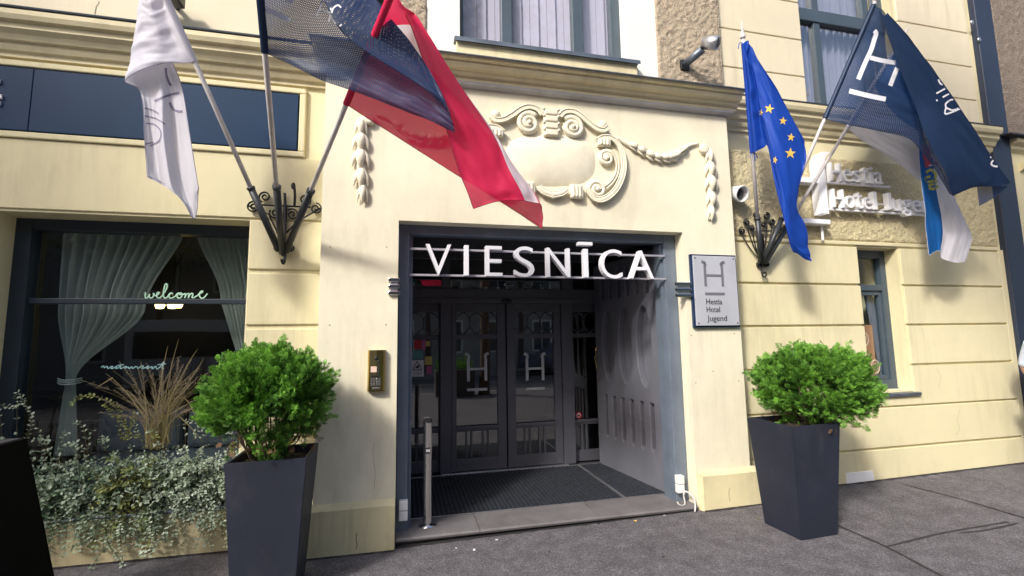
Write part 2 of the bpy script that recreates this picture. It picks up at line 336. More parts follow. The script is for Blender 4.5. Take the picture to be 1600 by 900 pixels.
def wall_sheet(m, x0, x1, z0, z1, holes, y0, y1):
    """a wall slab between depths y0 (front) and y1 with rectangular openings (their reveals included)"""
    xs = sorted({x0, x1, *[h[0] for h in holes], *[h[1] for h in holes]}); zs = sorted({z0, z1, *[h[2] for h in holes], *[h[3] for h in holes]})
    xs = [x for x in xs if x0 <= x <= x1]; zs = [z for z in zs if z0 <= z <= z1]
    def solid(i, j):
        if not (0 <= i < len(xs)-1 and 0 <= j < len(zs)-1): return False
        cx, cz = (xs[i]+xs[i+1])/2, (zs[j]+zs[j+1])/2
        return not any(h[0] < cx < h[1] and h[2] < cz < h[3] for h in holes)
    for i in range(len(xs)-1):
        for j in range(len(zs)-1):
            if not solid(i, j): continue
            a, b, c, d = xs[i], xs[i+1], zs[j], zs[j+1]
            m.quad((a, y0, c), (b, y0, c), (b, y0, d), (a, y0, d)); m.quad((a, y1, c), (a, y1, d), (b, y1, d), (b, y1, c))
            if not solid(i-1, j): m.quad((a, y0, c), (a, y0, d), (a, y1, d), (a, y1, c))
            if not solid(i+1, j): m.quad((b, y0, c), (b, y1, c), (b, y1, d), (b, y0, d))
            if not solid(i, j-1): m.quad((a, y0, c), (a, y1, c), (b, y1, c), (b, y0, c))
            if not solid(i, j+1): m.quad((a, y0, d), (b, y0, d), (b, y1, d), (a, y1, d))
def text_mb(txt, size=1.0, extrude=0.0, offset=0.0, bevel=0.0):
    """letters as a mesh in their own plane: (verts, faces)"""
    cu = bpy.data.curves.new("txt", 'FONT'); cu.body = txt; cu.size = size; cu.extrude = extrude; cu.offset = offset; cu.bevel_depth = bevel; cu.resolution_u = 6
    o = bpy.data.objects.new("txt", cu); COL.objects.link(o)
    dg = bpy.context.evaluated_depsgraph_get(); me = bpy.data.meshes.new_from_object(o.evaluated_get(dg))
    vs = [v.co.copy() for v in me.vertices]; fs = [list(p.vertices) for p in me.polygons]
    bpy.data.objects.remove(o); bpy.data.curves.remove(cu); bpy.data.meshes.remove(me)
    return vs, fs
def text_box(m, txt, x0, x1, z0, z1, y, depth, offset=0.0, bevel=0.0):
    """letters fitted to the rectangle x0..x1, z0..z1 on the facade, front face at y"""
    vs, fs = text_mb(txt, 1.0, 0.5, offset, bevel)
    ax, bx = min(v.x for v in vs), max(v.x for v in vs); az, bz = min(v.y for v in vs), max(v.y for v in vs)
    lo, hi = min(v.z for v in vs), max(v.z for v in vs)
    m.add([(x0+(v.x-ax)/(bx-ax)*(x1-x0), y+(1-(v.z-lo)/(hi-lo))*depth, z0+(v.y-az)/(bz-az)*(z1-z0)) for v in vs], fs)
def catmull(P, t):
    n = len(P)-1; x = min(max(t*n, 0), n-1e-6); i = int(x); f = x-i
    p0, p1, p2, p3 = P[max(i-1, 0)], P[i], P[i+1], P[min(i+2, n)]
    return 0.5*((2*p1) + (p2-p0)*f + (2*p0-5*p1+4*p2-p3)*f*f + (3*p1-p0-3*p2+p3)*f**3)
def smooth_pts(P, n): P = [Vector(p) for p in P]; return [catmull(P, i/(n-1)) for i in range(n)]

W, F = 4.12, 3.93          # depth of the main wall and of the projecting portal
# ------------------------------------------------------------------ ground
m = MB()
xs = [-60, -30, -15, -8, -3, 0, 3, 8, 15, 30, 60]
M_ASPH = principled("asphalt", (0.118, 0.110, 0.120), 0.9, 0, 0.35, 7, 0.8, 190, bdist=0.008, stain=((0.065, 0.06, 0.065), 0.7, 0.9, (1, 1, 1)))
def speckle(mat):
    nt = mat.node_tree; b = nt.nodes["Principled BSDF"]; src = b.inputs["Base Color"].links[0].from_socket
    tc = nt.nodes.new("ShaderNodeTexCoord"); v = nt.nodes.new("ShaderNodeTexNoise"); v.inputs["Scale"].default_value = 150; v.inputs["Detail"].default_value = 3; v.inputs["Roughness"].default_value = 0.8
    nt.links.new(tc.outputs["Object"], v.inputs["Vector"])
    vo = nt.nodes.new("ShaderNodeTexVoronoi"); vo.inputs["Scale"].default_value = 135; nt.links.new(tc.outputs["Object"], vo.inputs["Vector"])
    sx = nt.nodes.new("ShaderNodeSeparateColor"); nt.links.new(vo.outputs["Color"], sx.inputs[0])
    pw = nt.nodes.new("ShaderNodeMath"); pw.operation = 'POWER'; pw.inputs[1].default_value = 2.6; nt.links.new(sx.outputs[0], pw.inputs[0])
    ad = nt.nodes.new("ShaderNodeMath"); ad.operation = 'MULTIPLY_ADD'; ad.inputs[1].default_value = .38; nt.links.new(pw.outputs[0], ad.inputs[0]); nt.links.new(v.outputs["Fac"], ad.inputs[2])
    r = nt.nodes.new("ShaderNodeMapRange"); r.inputs[1].default_value = 0.36; r.inputs[2].default_value = 1.0; r.inputs[3].default_value = 0.4; r.inputs[4].default_value = 2.1; r.clamp = False
    nt.links.new(ad.outputs[0], r.inputs[0]); s = nt.nodes.new("ShaderNodeVectorMath"); s.operation = 'SCALE'
    nt.links.new(src, s.inputs[0]); nt.links.new(r.outputs[0], s.inputs["Scale"]); nt.links.new(s.outputs[0], b.inputs["Base Color"])
speckle(M_ASPH)
M_ROAD = principled("road_asphalt", (0.075, 0.078, 0.088), 0.85, 0, 0.2, 4, 0.4, 120); M_KERB = principled("kerb_stone", (0.30, 0.29, 0.28), 0.8, 0, 0.2, 6, 0.3, 50)
M_FARPAVE = principled("far_pavement", (0.26, 0.25, 0.24), 0.85, 0, 0.2, 5); M_LINE = principled("road_paint", (0.78, 0.78, 0.76), 0.6, 0, 0.15, 8)
m.add([(x, y, gz(x)+(-0.0 if y > -3 else 0)) for x in xs for y in (-3.0, 12.0)], [[i*2, i*2+2, i*2+3, i*2+1] for i in range(len(xs)-1)])
m.build("pavement", M_ASPH, kind='structure')
m = MB(); m.add([(x, y, gz(x)-0.12) for x in xs for y in (-80.0, -3.15)], [[i*2, i*2+2, i*2+3, i*2+1] for i in range(len(xs)-1)]); m.build("road", M_ROAD, kind='structure')
m = MB()
for i in range(len(xs)-1):
    a, b = xs[i], xs[i+1]
    m.add([(a, -3.15, gz(a)-0.3), (b, -3.15, gz(b)-0.3), (b, -3.0, gz(b)-0.3), (a, -3.0, gz(a)-0.3), (a, -3.15, gz(a)+.003), (b, -3.15, gz(b)+.003), (b, -3.0, gz(b)+.003), (a, -3.0, gz(a)+.003)],
          [[0, 1, 5, 4], [4, 5, 6, 7], [2, 3, 7, 6]])
m.build("kerb", M_KERB, kind='structure')
m = MB()
for y in (-3.9, -7.2, -10.6):
    for i in range(len(xs)-1):
        if y == -7.2: continue
        m.quad((xs[i], y-.06, gz(xs[i])-.116), (xs[i+1], y-.06, gz(xs[i+1])-.116), (xs[i+1], y+.06, gz(xs[i+1])-.116), (xs[i], y+.06, gz(xs[i])-.116))
for k in range(-14, 15):
    a, b = k*3.0, k*3.0+1.6; m.quad((a, -7.26, gz(a)-.116), (b, -7.26, gz(b)-.116), (b, -7.14, gz(b)-.116), (a, -7.14, gz(a)-.116))
m.build("road_marking", M_LINE, kind='structure')
m = MB()
for i in range(len(xs)-1):
    a, b = xs[i], xs[i+1]
    m.add([(a, -11.2, gz(a)+.01), (b, -11.2, gz(b)+.01), (b, -14.5, gz(b)+.01), (a, -14.5, gz(a)+.01), (a, -11.2, gz(a)-.2), (b, -11.2, gz(b)-.2)], [[0, 3, 2, 1], [0, 1, 5, 4]])
m.build("far_pavement", M_FARPAVE, kind='structure')
# joints between the asphalt fields and the tar repairs, raised a hair above the pavement
M_TAR = principled("tar_joint", (0.03, 0.028, 0.03), 0.7, 0, 0.3, 30)
def gpt(px, py):
    d = ray(px, py); t = -1.6/d.z; p = EYE+d*t
    for _ in range(4): t = (gz(p.x)-1.6)/d.z; p = EYE+d*t
    return p
m = MB()
def joint(P, w):
    P = [gpt(*p) for p in P]; Q = smooth_pts(P, 40)
    for i in range(len(Q)-1):
        t = (Q[i+1]-Q[i]); nrm = Vector((-t.y, t.x, 0)).normalized()
        wa = w*(0.5+0.9*abs(noise.noise(Q[i]*9))); wb = w*(0.5+0.9*abs(noise.noise(Q[i+1]*9)))
        up = Vector((0, 0, .004))
        m.quad(Q[i]-nrm*wa+up, Q[i+1]-nrm*wb+up, Q[i+1]+nrm*wb+up, Q[i]+nrm*wa+up)
joint([(1303, 819), (1385, 855), (1440, 884), (1520, 925)], .016)
joint([(1385, 855), (1420, 846), (1480, 832), (1575, 816)], .013)
joint([(1415, 758), (1500, 780), (1575, 802), (1640, 822)], .018)
joint([(1500, 833), (1540, 829), (1590, 818)], .014)
def foot(x0, x1, y, w):
    n = int((x1-x0)/.04); 
    for i in range(n):
        a, b = x0+(x1-x0)*i/n, x0+(x1-x0)*(i+1)/n
        wa, wb = [w*(.35+1.1*abs(noise.noise(Vector((q*7, y, 1))))+.8*max(0, noise.noise(Vector((q*29, y, 4))))) for q in (a, b)]
        m.quad((a, y-wa, gz(a)+.006), (b, y-wb, gz(b)+.006), (b, y+.03, gz(b)+.012), (a, y+.03, gz(a)+.012))
foot(-.70, -.05, 3.875, .022); foot(2.66, 3.27, 3.875, .03); foot(3.27, 7.15, W-.024, .04); foot(-3.2, -1.2, 4.17, .03); foot(-.04, 2.62, 3.92, .02)
m.build("pavement_joints", M_TAR, kind='structure')
# bits of leaf litter
for i, (px, py, c) in enumerate([(713, 857, M_PAPER), (776, 844, M_PAPER), (858, 863, M_DARK), (935, 819, M_DARK), (1038, 806, M_PAPER), (1036, 871, M_DARK), (741, 860, M_PAPER), (1186, 811, M_SHRUB_Y), (985, 812, M_DARK), (992, 815, M_STAR)]):
    p = gpt(px, py); mm = MB(); r = R.uniform(.008, .016)
    pts = [(p.x+r*math.cos(a)*R.uniform(.7, 1.2), p.y+r*math.sin(a)*R.uniform(.5, 1), p.z+R.uniform(.003, .012)) for a in [k*math.pi/3 for k in range(6)]]
    mm.add(pts+[(q[0], q[1], q[2]-.002) for q in pts], [[0, 1, 2, 3, 4, 5], [11, 10, 9, 8, 7, 6]]+[[k, 6+k, 6+(k+1) % 6, (k+1) % 6] for k in range(6)])
    tag(mm.build("litter_scrap", c), ["small pale paper scrap on the asphalt, nearest the left end of the step", "pale scrap on the asphalt before the middle of the step", "dark speck on the asphalt below the step's middle",
        "dark crumb lying close under the step edge", "pale scrap near the step's right end", "dark speck on the asphalt nearest the bottom edge", "tiny pale scrap beside the larger one at the step's left end", "yellowish leaf beside the right planter's foot",
        "dark crumb beside the ochre leaf under the step", "ochre leaf on the asphalt under the step"][i], "litter", "scraps on the pavement")

# ------------------------------------------------------------------ the hotel building
H = thing("hotel_building", (1.3, 4.2, 0), "cream plastered hotel building with projecting portal and cornices", "building")
def P(name, mat, mb, parent=H): return mb.build(name, mat, parent)
WIN = (-2.98, -1.235, 0.30, 2.605)        # shop window opening
RW = (4.93, 5.53, 0.98, 2.575)            # small window on the right
# walls
m = MB(); wall_sheet(m, -6, -0.655, -.1, 4.2, [(WIN[0]+.02, WIN[1]-.002, -.1, WIN[3]), (-6, -0.895, 3.215, 3.725)], W, W+.5); P("wall", M_WALL, m)
# courses between window and portal
m = MB()
for z0, z1 in ((2.20, 2.605), (1.748, 2.166), (1.30, 1.714), (.86, 1.27), (.40, .83)): m.box(WIN[1]+.004, -0.655, W-.018, W+.05, z0, z1, .008)
m.box(-6, -0.655, W-.016, W+.01, 2.625, 3.16, .006)
P("rusticated_course", M_WALL, m)
# right wall
m = MB(); wall_sheet(m, 3.22, 7.2, -.1, 8, [RW, (4.43, 5.84, 4.2, 7.0)], W, W+.5); P("wall", M_WALL, m)
m = MB()
zc = [0.0, .368, .391, .799, .822, 1.240, 1.263, 1.685, 1.708, 2.133, 2.156, 2.57]
for k in range(0, 12, 2):
    a, b = zc[k], zc[k+1]
    if k == 0: m.box(3.2, 7.13, W-.024, W+.02, -.05, b, .006); continue
    lo = max(a, RW[2]); hi = min(b, RW[3])
    if b < RW[2]: m.box(3.2, 7.08, W-.024, W+.02, a, b, .006)
    elif a < RW[2]:
        m.prism([(3.2, a), (7.08, a), (7.08, b), (RW[1]+.012, b), (RW[1]+.012, RW[2]-.03), (RW[0], RW[2]-.03), (RW[0], b), (3.2, b)], W-.024, W+.02)
    else:
        m.box(3.2, RW[0], W-.024, W+.02, a, b, .006); m.box(RW[1]+.012, 7.08, W-.024, W+.02, a, b, .006)
m.box(7.08, 7.2, W-.024, W+.02, .372, 2.6, .004)
P("rusticated_course", M_WALL, m)
# roughcast panels: real relief
def roughcast(name, x0, x1, z0, z1, y, amp, mat, step=.016, parent=H):
    m = MB(); nx, nz = int((x1-x0)/step), int((z1-z0)/step)
    vs_ = []
    for j in range(nz+1):
        for i in range(nx+1):
            x, z = x0+(x1-x0)*i/nx, z0+(z1-z0)*j/nz
            e = min(i, j, nx-i, nz-j)
            d = amp*(noise.noise(Vector((x*13, z*13, y)))*.6+noise.noise(Vector((x*31, z*31, 5+y)))*.8+noise.noise(Vector((x*64, z*64, 9)))*.5) if e else -0.0
            vs_.append((x, y-max(d, -.5*amp) if e else y+.02, z))
    m.add(vs_, [[j*(nx+1)+i, j*(nx+1)+i+1, (j+1)*(nx+1)+i+1, (j+1)*(nx+1)+i] for j in range(nz) for i in range(nx)], True)
    return m.build(name, mat, parent)
roughcast("roughcast_panel", 3.222, 7.12, 2.635, 3.60, W-.014, .016, M_ROUGH)
m = MB(); m.box(3.2, 7.1, W-.024, W+.01, 2.594, 2.634, .006); P("panel_border", M_WALL, m)
# upper storey, right
m = MB()
for (xa, xb) in ((3.30, 4.43), (5.9, 7.06)):
    for z0, z1 in ((4.16, 4.515), (4.53, 4.965), (4.98, 5.43), (5.445, 5.9), (5.915, 6.4)): m.box(xa, xb, W-.024, W+.02, z0, z1, .006)
P("rusticated_course", M_UPPER, m)
# bay over the portal
B = 4.04
BW = (.485, 2.19, 4.36, 7.0)
m = MB(); wall_sheet(m, -6, -0.2, 4.1, 8, [], W-.01, W+.5); P("upper_wall", M_UPPER, m)
m = MB(); wall_sheet(m, -0.3, 3.28, 4.1, 8, [BW], B, B+.6); P("bay_wall", M_SURR, m)
roughcast("roughcast_pier", 2.525, 3.285, 4.08, 6.6, B-.016, .018, M_ROUGH2)
roughcast("roughcast_pier", -0.46, .185, 4.08, 6.6, B-.016, .018, M_ROUGH2)
m = MB()
m.box(3.02+.255, 3.288, B-.012, W+.05, 4.08, 7); P("bay_return", M_ROUGH2, m)
# portal block with its opening
OP = (-0.047, 2.634, -.1, 2.61)
m = MB(); wall_sheet(m, -0.655, 3.215, -.1, 4.0, [OP], F, F+.235); P("portal_wall", M_PORTAL, m)
m = MB()
for xa, xb in ((-0.70, -0.050), (2.665, 3.265)):
    m.add([(xa, 3.875, -.05), (xb, 3.875, -.05), (xb, 3.875, .335), (xa, 3.875, .335), (xa+.02, F+.005, .375), (xb-.002, F+.005, .375), (xa, F+.01, -.05), (xb, F+.01, -.05), (xa, F+.01, .335), (xb, F+.01, .335)],
          [[0, 1, 2, 3], [3, 2, 5, 4], [0, 3, 8, 6], [3, 4, 8], [1, 7, 9, 2], [2, 9, 5]])
    P("plinth", M_PLINTH, m); m = MB()
m = MB(); m.add([(2.665, 3.876, -.05), (2.636, F+.0, -.05), (2.636, F, .375), (2.665, 3.876, .335)], [[0, 3, 2, 1]]); P("plinth_chamfer", M_PLINTH, m)
m = MB()
for px, py in ((516, 386), (604, 386), (515, 508), (603, 507), (1080, 524), (1147, 521), (1114, 580), (1154, 595), (1087, 598), (608, 560)):
    p = at(px, py, F); m.lathe([(.006, -.001), (.006, .003), (.003, .0035), (.001, .002)], p, 8, axis=(0, -1, 0))
o = P("plug_hole", principled("plug_grey", (.35, .31, .22), .8), m); o["kind"] = "stuff"
def crack(P_, Y, w_=.0016):
    Q = [at(px, py, Y) for px, py in P_]; Q = smooth_pts(Q, 26); m = MB()
    for i in range(len(Q)-1):
        a, b = Q[i], Q[i+1]; ja, jb = [.006*noise.noise(q*40) for q in (a, b)]
        m.quad((a.x+ja-w_, Y, a.z), (a.x+ja+w_, Y, a.z), (b.x+jb+w_, Y, b.z), (b.x+jb-w_, Y, b.z))
    P("crack", M_CRACK, m)
M_CRACK = principled("crack_dark", (.13, .11, .07), .9)
crack([(558, 833), (556, 842), (558, 852), (556, 858)], 3.8735, .003); crack([(1140, 762), (1139, 772), (1141, 784)], 3.8735, .002); crack([(155, 2), (150, 12), (148, 22)], W-.0125, .002)
crack([(1500, 640), (1496, 655), (1499, 668), (1494, 680)], W-.0255, .0012); crack([(585, 690), (583, 715), (586, 740), (584, 765)], F-.0015, .001); crack([(1462, 575), (1470, 590), (1466, 606)], W-.0255, .001)
# cornices
def cornice_prof(y, z, s=1.0, top=.0):
    return [(y+.02, z), (y-.03*s, z), (y-.03*s, z+.03), (y-.055*s, z+.045), (y-.07*s, z+.075), (y-.07*s, z+.10), (y-.10*s, z+.11), (y-.12*s, z+.15), (y-.155*s, z+.18),
            (y-.155*s, z+.225), (y-.19*s, z+.235), (y-.205*s, z+.27), (y-.205*s, z+.31), (y+.02, z+.33)]
m = MB(); m.profile_x([(y, 3.80+(z-3.73)*.92) for y, z in cornice_prof(W, 3.73, .95)], -6, -0.62); P("cornice", M_TRIM, m)
m = MB(); m.profile_x([(y, 3.795+(z-3.72)*1.0) for y, z in cornice_prof(W, 3.72, .9)], 3.2, 7.16)
P("cornice", M_TRIM, m)
pc = [(F+.02, 3.89), (F-.05, 3.89), (F-.05, 3.915), (F-.085, 3.93), (F-.10, 3.955), (F-.135, 3.965), (F-.15, 3.99), (F-.15, 4.012), (F-.185, 4.02), (F-.195, 4.04), (F+.25, 4.042)]
m = MB(); m.profile_x(pc, -0.74, 3.30); P("portal_cornice", M_TRIM, m)
M_LEDGE = principled("zinc_ledge", (0.42, 0.42, 0.46), 0.5, 0.3, 0.2, 6)
m = MB(); m.profile_x([(F+.01, 3.845), (F-.062, 3.862), (F-.066, 3.872), (F-.05, 3.888), (F+.01, 3.888)], -0.70, 3.26); P("zinc_ledge", M_LEDGE, m)
m = MB(); m.profile_x([(F-.21, 4.036), (F-.212, 4.046), (F+.12, 4.075), (F+.12, 4.043), (F-.195, 4.043)], -0.76, 3.325); P("lead_flashing", M_FLASH, m)
m = MB(); m.profile_x([(W-.20, 4.098), (W-.205, 4.108), (W+.02, 4.135), (W+.02, 4.106)], -6, -0.62); P("lead_flashing", M_FLASH, m)
m = MB(); m.profile_x([(W-.19, 4.108), (W-.195, 4.118), (W+.02, 4.145), (W+.02, 4.116)], 3.326, 7.16); P("lead_flashing", M_FLASH, m)
# frame round the blue fascia panel
m = MB()
for (xa, xb, za, zb) in ((-6, -0.835, 3.728, 3.775), (-6, -0.835, 3.165, 3.212), (-0.885, -0.835, 3.213, 3.727)): m.box(xa, xb, W-.035, W+.02, za, zb, .008)
P("fascia_moulding", M_WALL, m)
sg = thing("fascia_sign", (-3.0, W, 3.2), "long dark blue fascia panel above the shop window", "sign")
m = MB(); m.box(-6, -2.78, W-.03, W+.03, 3.222, 3.716, .004); m.box(-2.776, -0.897, W-.03, W+.03, 3.222, 3.716, .004); m.build("panel", M_SIGNBLUE, sg)
m = MB(); m.box(-6, -0.90, W+.001, W+.40, 3.216, 3.724); m.build("backing", M_BLACKPL, sg)
m = MB(); x = at(3, 155, W-.035).x
m.box(x-.2, x+.002, W-.045, W-.031, at(3, 158, W).z, at(3, 152, W).z); m.box(x-.2, x-.003, W-.045, W-.031, at(3, 168, W).z, at(3, 162, W).z); m.box(x-.2, x-.018, W-.045, W-.031, at(3, 185, W).z, at(3, 182, W).z); m.box(x-.2, x-.02, W-.045, W-.031, at(3, 134, W).z, at(3, 128, W).z)
m.build("lettering", M_WHITE, sg)
# bed wall under the shop window
m = MB(); m.box(-6, -1.22, 4.17, 4.24, -.1, .335, .01); P("bed_wall", M_BED, m)
m = MB(); m.box(-6, -1.22, 4.155, 4.25, .336, .356, .004); P("bed_coping", M_FLASH, m)
m = MB(); m.box(-6, -1.23, 4.24, 4.36, -.1, .31); P("bed_soil", M_SOIL, m)

# ------------------------------------------------------------------ shop window (left)
GY = 4.40
def window(name_parent, label=None):
    o = bpy.data.objects.new("window", None); COL.objects.link(o); o.empty_display_size = .1; o.parent = H
    o.matrix_parent_inverse = Matrix.Translation(H.location).inverted()
    if label: o["label"] = label
    return o
def wpart(name, mat, mb, w):
    o = mb.build(name, mat); o.parent = w; return o
w1 = window(H, "wide dark framed shop window with curtains inside")
m = MB()
m.box(WIN[0]-.0, WIN[0]+.125, 4.34, 4.46, .30, WIN[3]+.01, .006); m.box(WIN[1]-.06, WIN[1]+.01, 4.34, 4.46, .30, WIN[3]+.01, .006)
m.box(WIN[0]+.125, WIN[1]-.06, 4.34, 4.46, WIN[3]-.085, WIN[3]+.01, .006); m.box(WIN[0]+.125, WIN[1]-.06, 4.34, 4.46, .30, .42, .006)
m.box(WIN[0]+.125, WIN[1]-.06, 4.37, 4.44, at(200, 475, GY).z, at(200, 467, GY).z, .004)
wpart("frame", M_WFRAME, m, w1)
m = MB(); m.quad((WIN[0]+.1, GY, .4), (WIN[1]-.05, GY, .4), (WIN[1]-.05, GY, WIN[3]-.08), (WIN[0]+.1, GY, WIN[3]-.08)); wpart("pane", M_GLASS, m, w1)
# room behind
m = MB()
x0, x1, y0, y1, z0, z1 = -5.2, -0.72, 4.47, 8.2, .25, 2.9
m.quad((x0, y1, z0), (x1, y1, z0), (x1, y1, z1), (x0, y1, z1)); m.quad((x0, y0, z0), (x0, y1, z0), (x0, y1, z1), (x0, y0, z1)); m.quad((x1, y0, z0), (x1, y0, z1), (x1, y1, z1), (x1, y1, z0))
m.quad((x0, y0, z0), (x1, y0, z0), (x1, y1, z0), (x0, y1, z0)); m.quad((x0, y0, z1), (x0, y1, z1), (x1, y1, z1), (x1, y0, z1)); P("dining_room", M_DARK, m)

def curtain(name, top, tie, bottom, Y, label, folds, amp=.05, mat=M_CURTAIN, n=90, rows=46, parent=None, tie_amp=.012):
    """top/tie/bottom: ((xl, xr), z). gathers between them"""
    m = MB(); m.uv = []
    keys = [top]+list(tie)+[bottom]
    zt, zb = top[1], bottom[1]
    def lr(z):
        for a, b in zip(keys, keys[1:]):
            if a[1] >= z >= b[1]:
                f = (a[1]-z)/(a[1]-b[1]+1e-9); f = f*f*(3-2*f) if b in tie else f
                return a[0][0]+(b[0][0]-a[0][0])*f, a[0][1]+(b[0][1]-a[0][1])*f
        return keys[-1][0]
    for j in range(rows+1):
        z = zt+(zb-zt)*j/rows; l, r_ = lr(z); wd = abs(r_-l)
        a = max(tie_amp, amp*min(1, wd/.7))
        for i in range(n+1):
            u = i/n; ph = u*folds*2*math.pi+0.8*math.sin(u*7+1)
            m.v.append((l+(r_-l)*u+.15*a*math.sin(ph*1.0+1), Y-a*math.sin(ph)-.4*a*math.sin(ph*1.7+j*.05), z)); m.uv.append((u, j/rows))
    for j in range(rows):
        for i in range(n): k = j*(n+1)+i; m.f.append([k, k+1, k+n+2, k+n+1]); m.sm.append(True)
    return m.build(name, mat, parent)
CY = 4.62
def cx(px, py): return at(px, py, CY).x
c1 = thing("curtain", (-2.6, CY, .45), "sheer grey green curtain tied back low behind the left of the shop window", "curtain", "curtains in the shop window")
curtain("drape", ((cx(105, 350), cx(292, 355)), at(200, 340, CY).z), [((cx(96, 470), cx(226, 480)), at(150, 480, CY).z), ((cx(103, 594), cx(117, 594)), at(110, 594, CY).z)], ((cx(84, 705), cx(121, 705)), at(100, 712, CY).z), CY, "", 11, parent=c1)
m = MB(); p = at(110, 597, CY-.03)
for dz in (-.012, .006, .022): m.tube(smooth_pts([(p.x-.10, p.y+.02, p.z+dz+.01), (p.x-.04, p.y-.045, p.z+dz), (p.x+.03, p.y-.045, p.z+dz-.004), (p.x+.06, p.y+.03, p.z+dz+.006)], 14), .006, 6)
m.build("tieback", M_CURTAIN, c1)
c2 = thing("curtain", (-1.5, CY, .9), "sheer curtain drawn to the right edge of the shop window", "curtain", "curtains in the shop window")
curtain("drape", ((cx(303, 365), cx(398, 360)), at(350, 345, CY).z), [((cx(345, 470), cx(400, 470)), at(370, 470, CY).z)], ((cx(386, 560), cx(402, 560)), at(390, 600, CY).z), CY, "", 9, parent=c2)
m = MB()                                           # bench inside
sf = thing("sofa", (-2.1, 5.0, .3), "grey blue upholstered bench behind the shop window", "sofa")
m.box(-2.75, -1.3, 4.72, 5.3, .3, .62, .04); m.build("seat", M_SOFA, sf)
m = MB(); m.box(-2.70, -2.02, 5.06, 5.22, .63, 1.0, .05); m.box(-1.98, -1.32, 5.06, 5.22, .63, .98, .05); m.build("cushion", M_SOFA, sf)
for i, (px, py, lb) in enumerate([(250, 477, "single glowing lamp deep inside, left below the window rail"), (269, 477, "small glowing lamp inside, middle one of three"), (278, 476, "small glowing lamp inside, rightmost of three")]):
    p = at(px, py, 7.6); t = thing("pendant_lamp", (p.x, p.y, p.z), lb, "lamp", "pendant lamps inside the restaurant")
    m = MB(); m.lathe([(.0, -.05), (.045, -.045), (.06, 0), (.045, .045), (0.012, .06)], p, 14); m.build("bulb", M_LAMP, t)
    m = MB(); m.tube([p+Vector((0, 0, .06)), (p.x, p.y, 2.9)], .006, 6); m.build("cord", M_BLACKPL, t)

# window lettering (handwritten vinyl on the pane)
def strokes(name, lines, Y, r, mat, label, cat, n=40):
    m = MB()
    for ln in lines: m.tube(smooth_pts([at(px, py, Y) for px, py in ln], max(12, int(len(ln)*5))), r, 6, flat=.25)
    return tag(m.build(name, mat), label, cat)
def wl(P): return [(215+x*120/635, 430+y*170/900) for x, y in P]
strokes("window_lettering", [wl([(58, 150), (66, 148), (64, 175), (70, 190), (88, 182), (98, 158), (98, 178), (108, 190), (126, 182), (138, 158), (130, 152), (140, 166), (156, 170), (178, 152), (176, 142), (162, 150), (160, 176), (176, 190), (200, 176), (232, 128), (246, 92), (240, 72), (228, 80), (216, 130), (214, 172), (228, 190), (250, 180)]),
    wl([(250, 180), (262, 158), (278, 148), (292, 156), (276, 150), (262, 168), (264, 186), (284, 190), (310, 176), (326, 156), (340, 148), (328, 166), (332, 186), (350, 190), (368, 172), (364, 150), (346, 150), (352, 162), (384, 158), (394, 152), (396, 170), (390, 190), (402, 164), (420, 152), (426, 162), (420, 190), (434, 162), (452, 150), (458, 162), (452, 184), (462, 190)]),
    wl([(462, 190), (490, 172), (516, 152), (534, 144), (538, 132), (524, 136), (512, 160), (518, 184), (538, 192), (560, 176), (578, 152)])], GY-.006, .0065, M_GREENL, "mint handwritten word welcome on the shop window", "lettering")
def rl(P): return [(x/4, 450+y/4) for x, y in P]
strokes("window_lettering", [rl([(632, 496), (648, 488), (652, 500), (668, 490), (676, 504), (690, 494), (704, 490), (694, 504), (712, 500), (730, 488), (724, 504), (742, 496), (758, 476), (752, 504), (772, 496), (790, 490), (778, 504), (800, 494), (806, 504), (824, 492), (828, 504), (848, 492), (860, 496), (862, 504), (880, 490)]),
    rl([(880, 490), (896, 488), (890, 504), (912, 496), (930, 488), (918, 504), (940, 496), (950, 492), (952, 506), (972, 490), (980, 506), (1000, 494), (1024, 462), (1012, 500), (1026, 502)]), rl([(985, 480), (1038, 474)]), rl([(735, 484), (775, 480)])], GY-.006, .0045, M_CYANL, "small cyan handwritten word restaurant low on the shop window", "lettering")

# ------------------------------------------------------------------ small window (right wall)
w2 = window(H, "narrow window in the right wall with blue drape")
m = MB(); FY = W+.17
xa, xb, za, zb = RW[0], RW[1]+.0, RW[2], RW[3]
for (a, b, c, d) in ((xa-.02, xa+.07, za, zb), (xb-.075, xb+.02, za, zb), (xa+.07, xb-.075, zb-.09, zb+.01), (xa+.07, xb-.075, za, za+.1), (xa+.07, xb-.075, 2.10, 2.17)): m.box(a, b, FY-.02, FY+.06, c, d, .006)
m.box(xb-.115, xb-.077, FY+.0, FY+.05, za+.1, 2.1, .004); m.box(xa+.075, xb-.117, FY, FY+.05, za+.101, za+.15, .004); m.box(xa+.075, xb-.117, FY, FY+.05, 2.05, 2.099, .004)
wpart("frame", M_UFRAME, m, w2)
m = MB(); m.quad((xa+.06, FY+.03, za+.05), (xb-.07, FY+.03, za+.05), (xb-.07, FY+.03, zb-.05), (xa+.06, FY+.03, zb-.05)); wpart("pane", M_GLASS, m, w2)
m = MB(); m.add([(xa-.06, W-.055, .945), (xb+.06, W-.055, .95), (xb+.05, W+.17, .99), (xa-.05, W+.17, .99), (xa-.06, W-.055, .918), (xb+.06, W-.055, .922), (xb+.05, W+.17, .94), (xa-.05, W+.17, .94)], [[0, 1, 2, 3], [4, 7, 6, 5], [0, 4, 5, 1], [1, 5, 6, 2], [0, 3, 7, 4]])
wpart("sill", M_FLASH, m, w2)
m = MB(); a, b = 4.3, 6.6
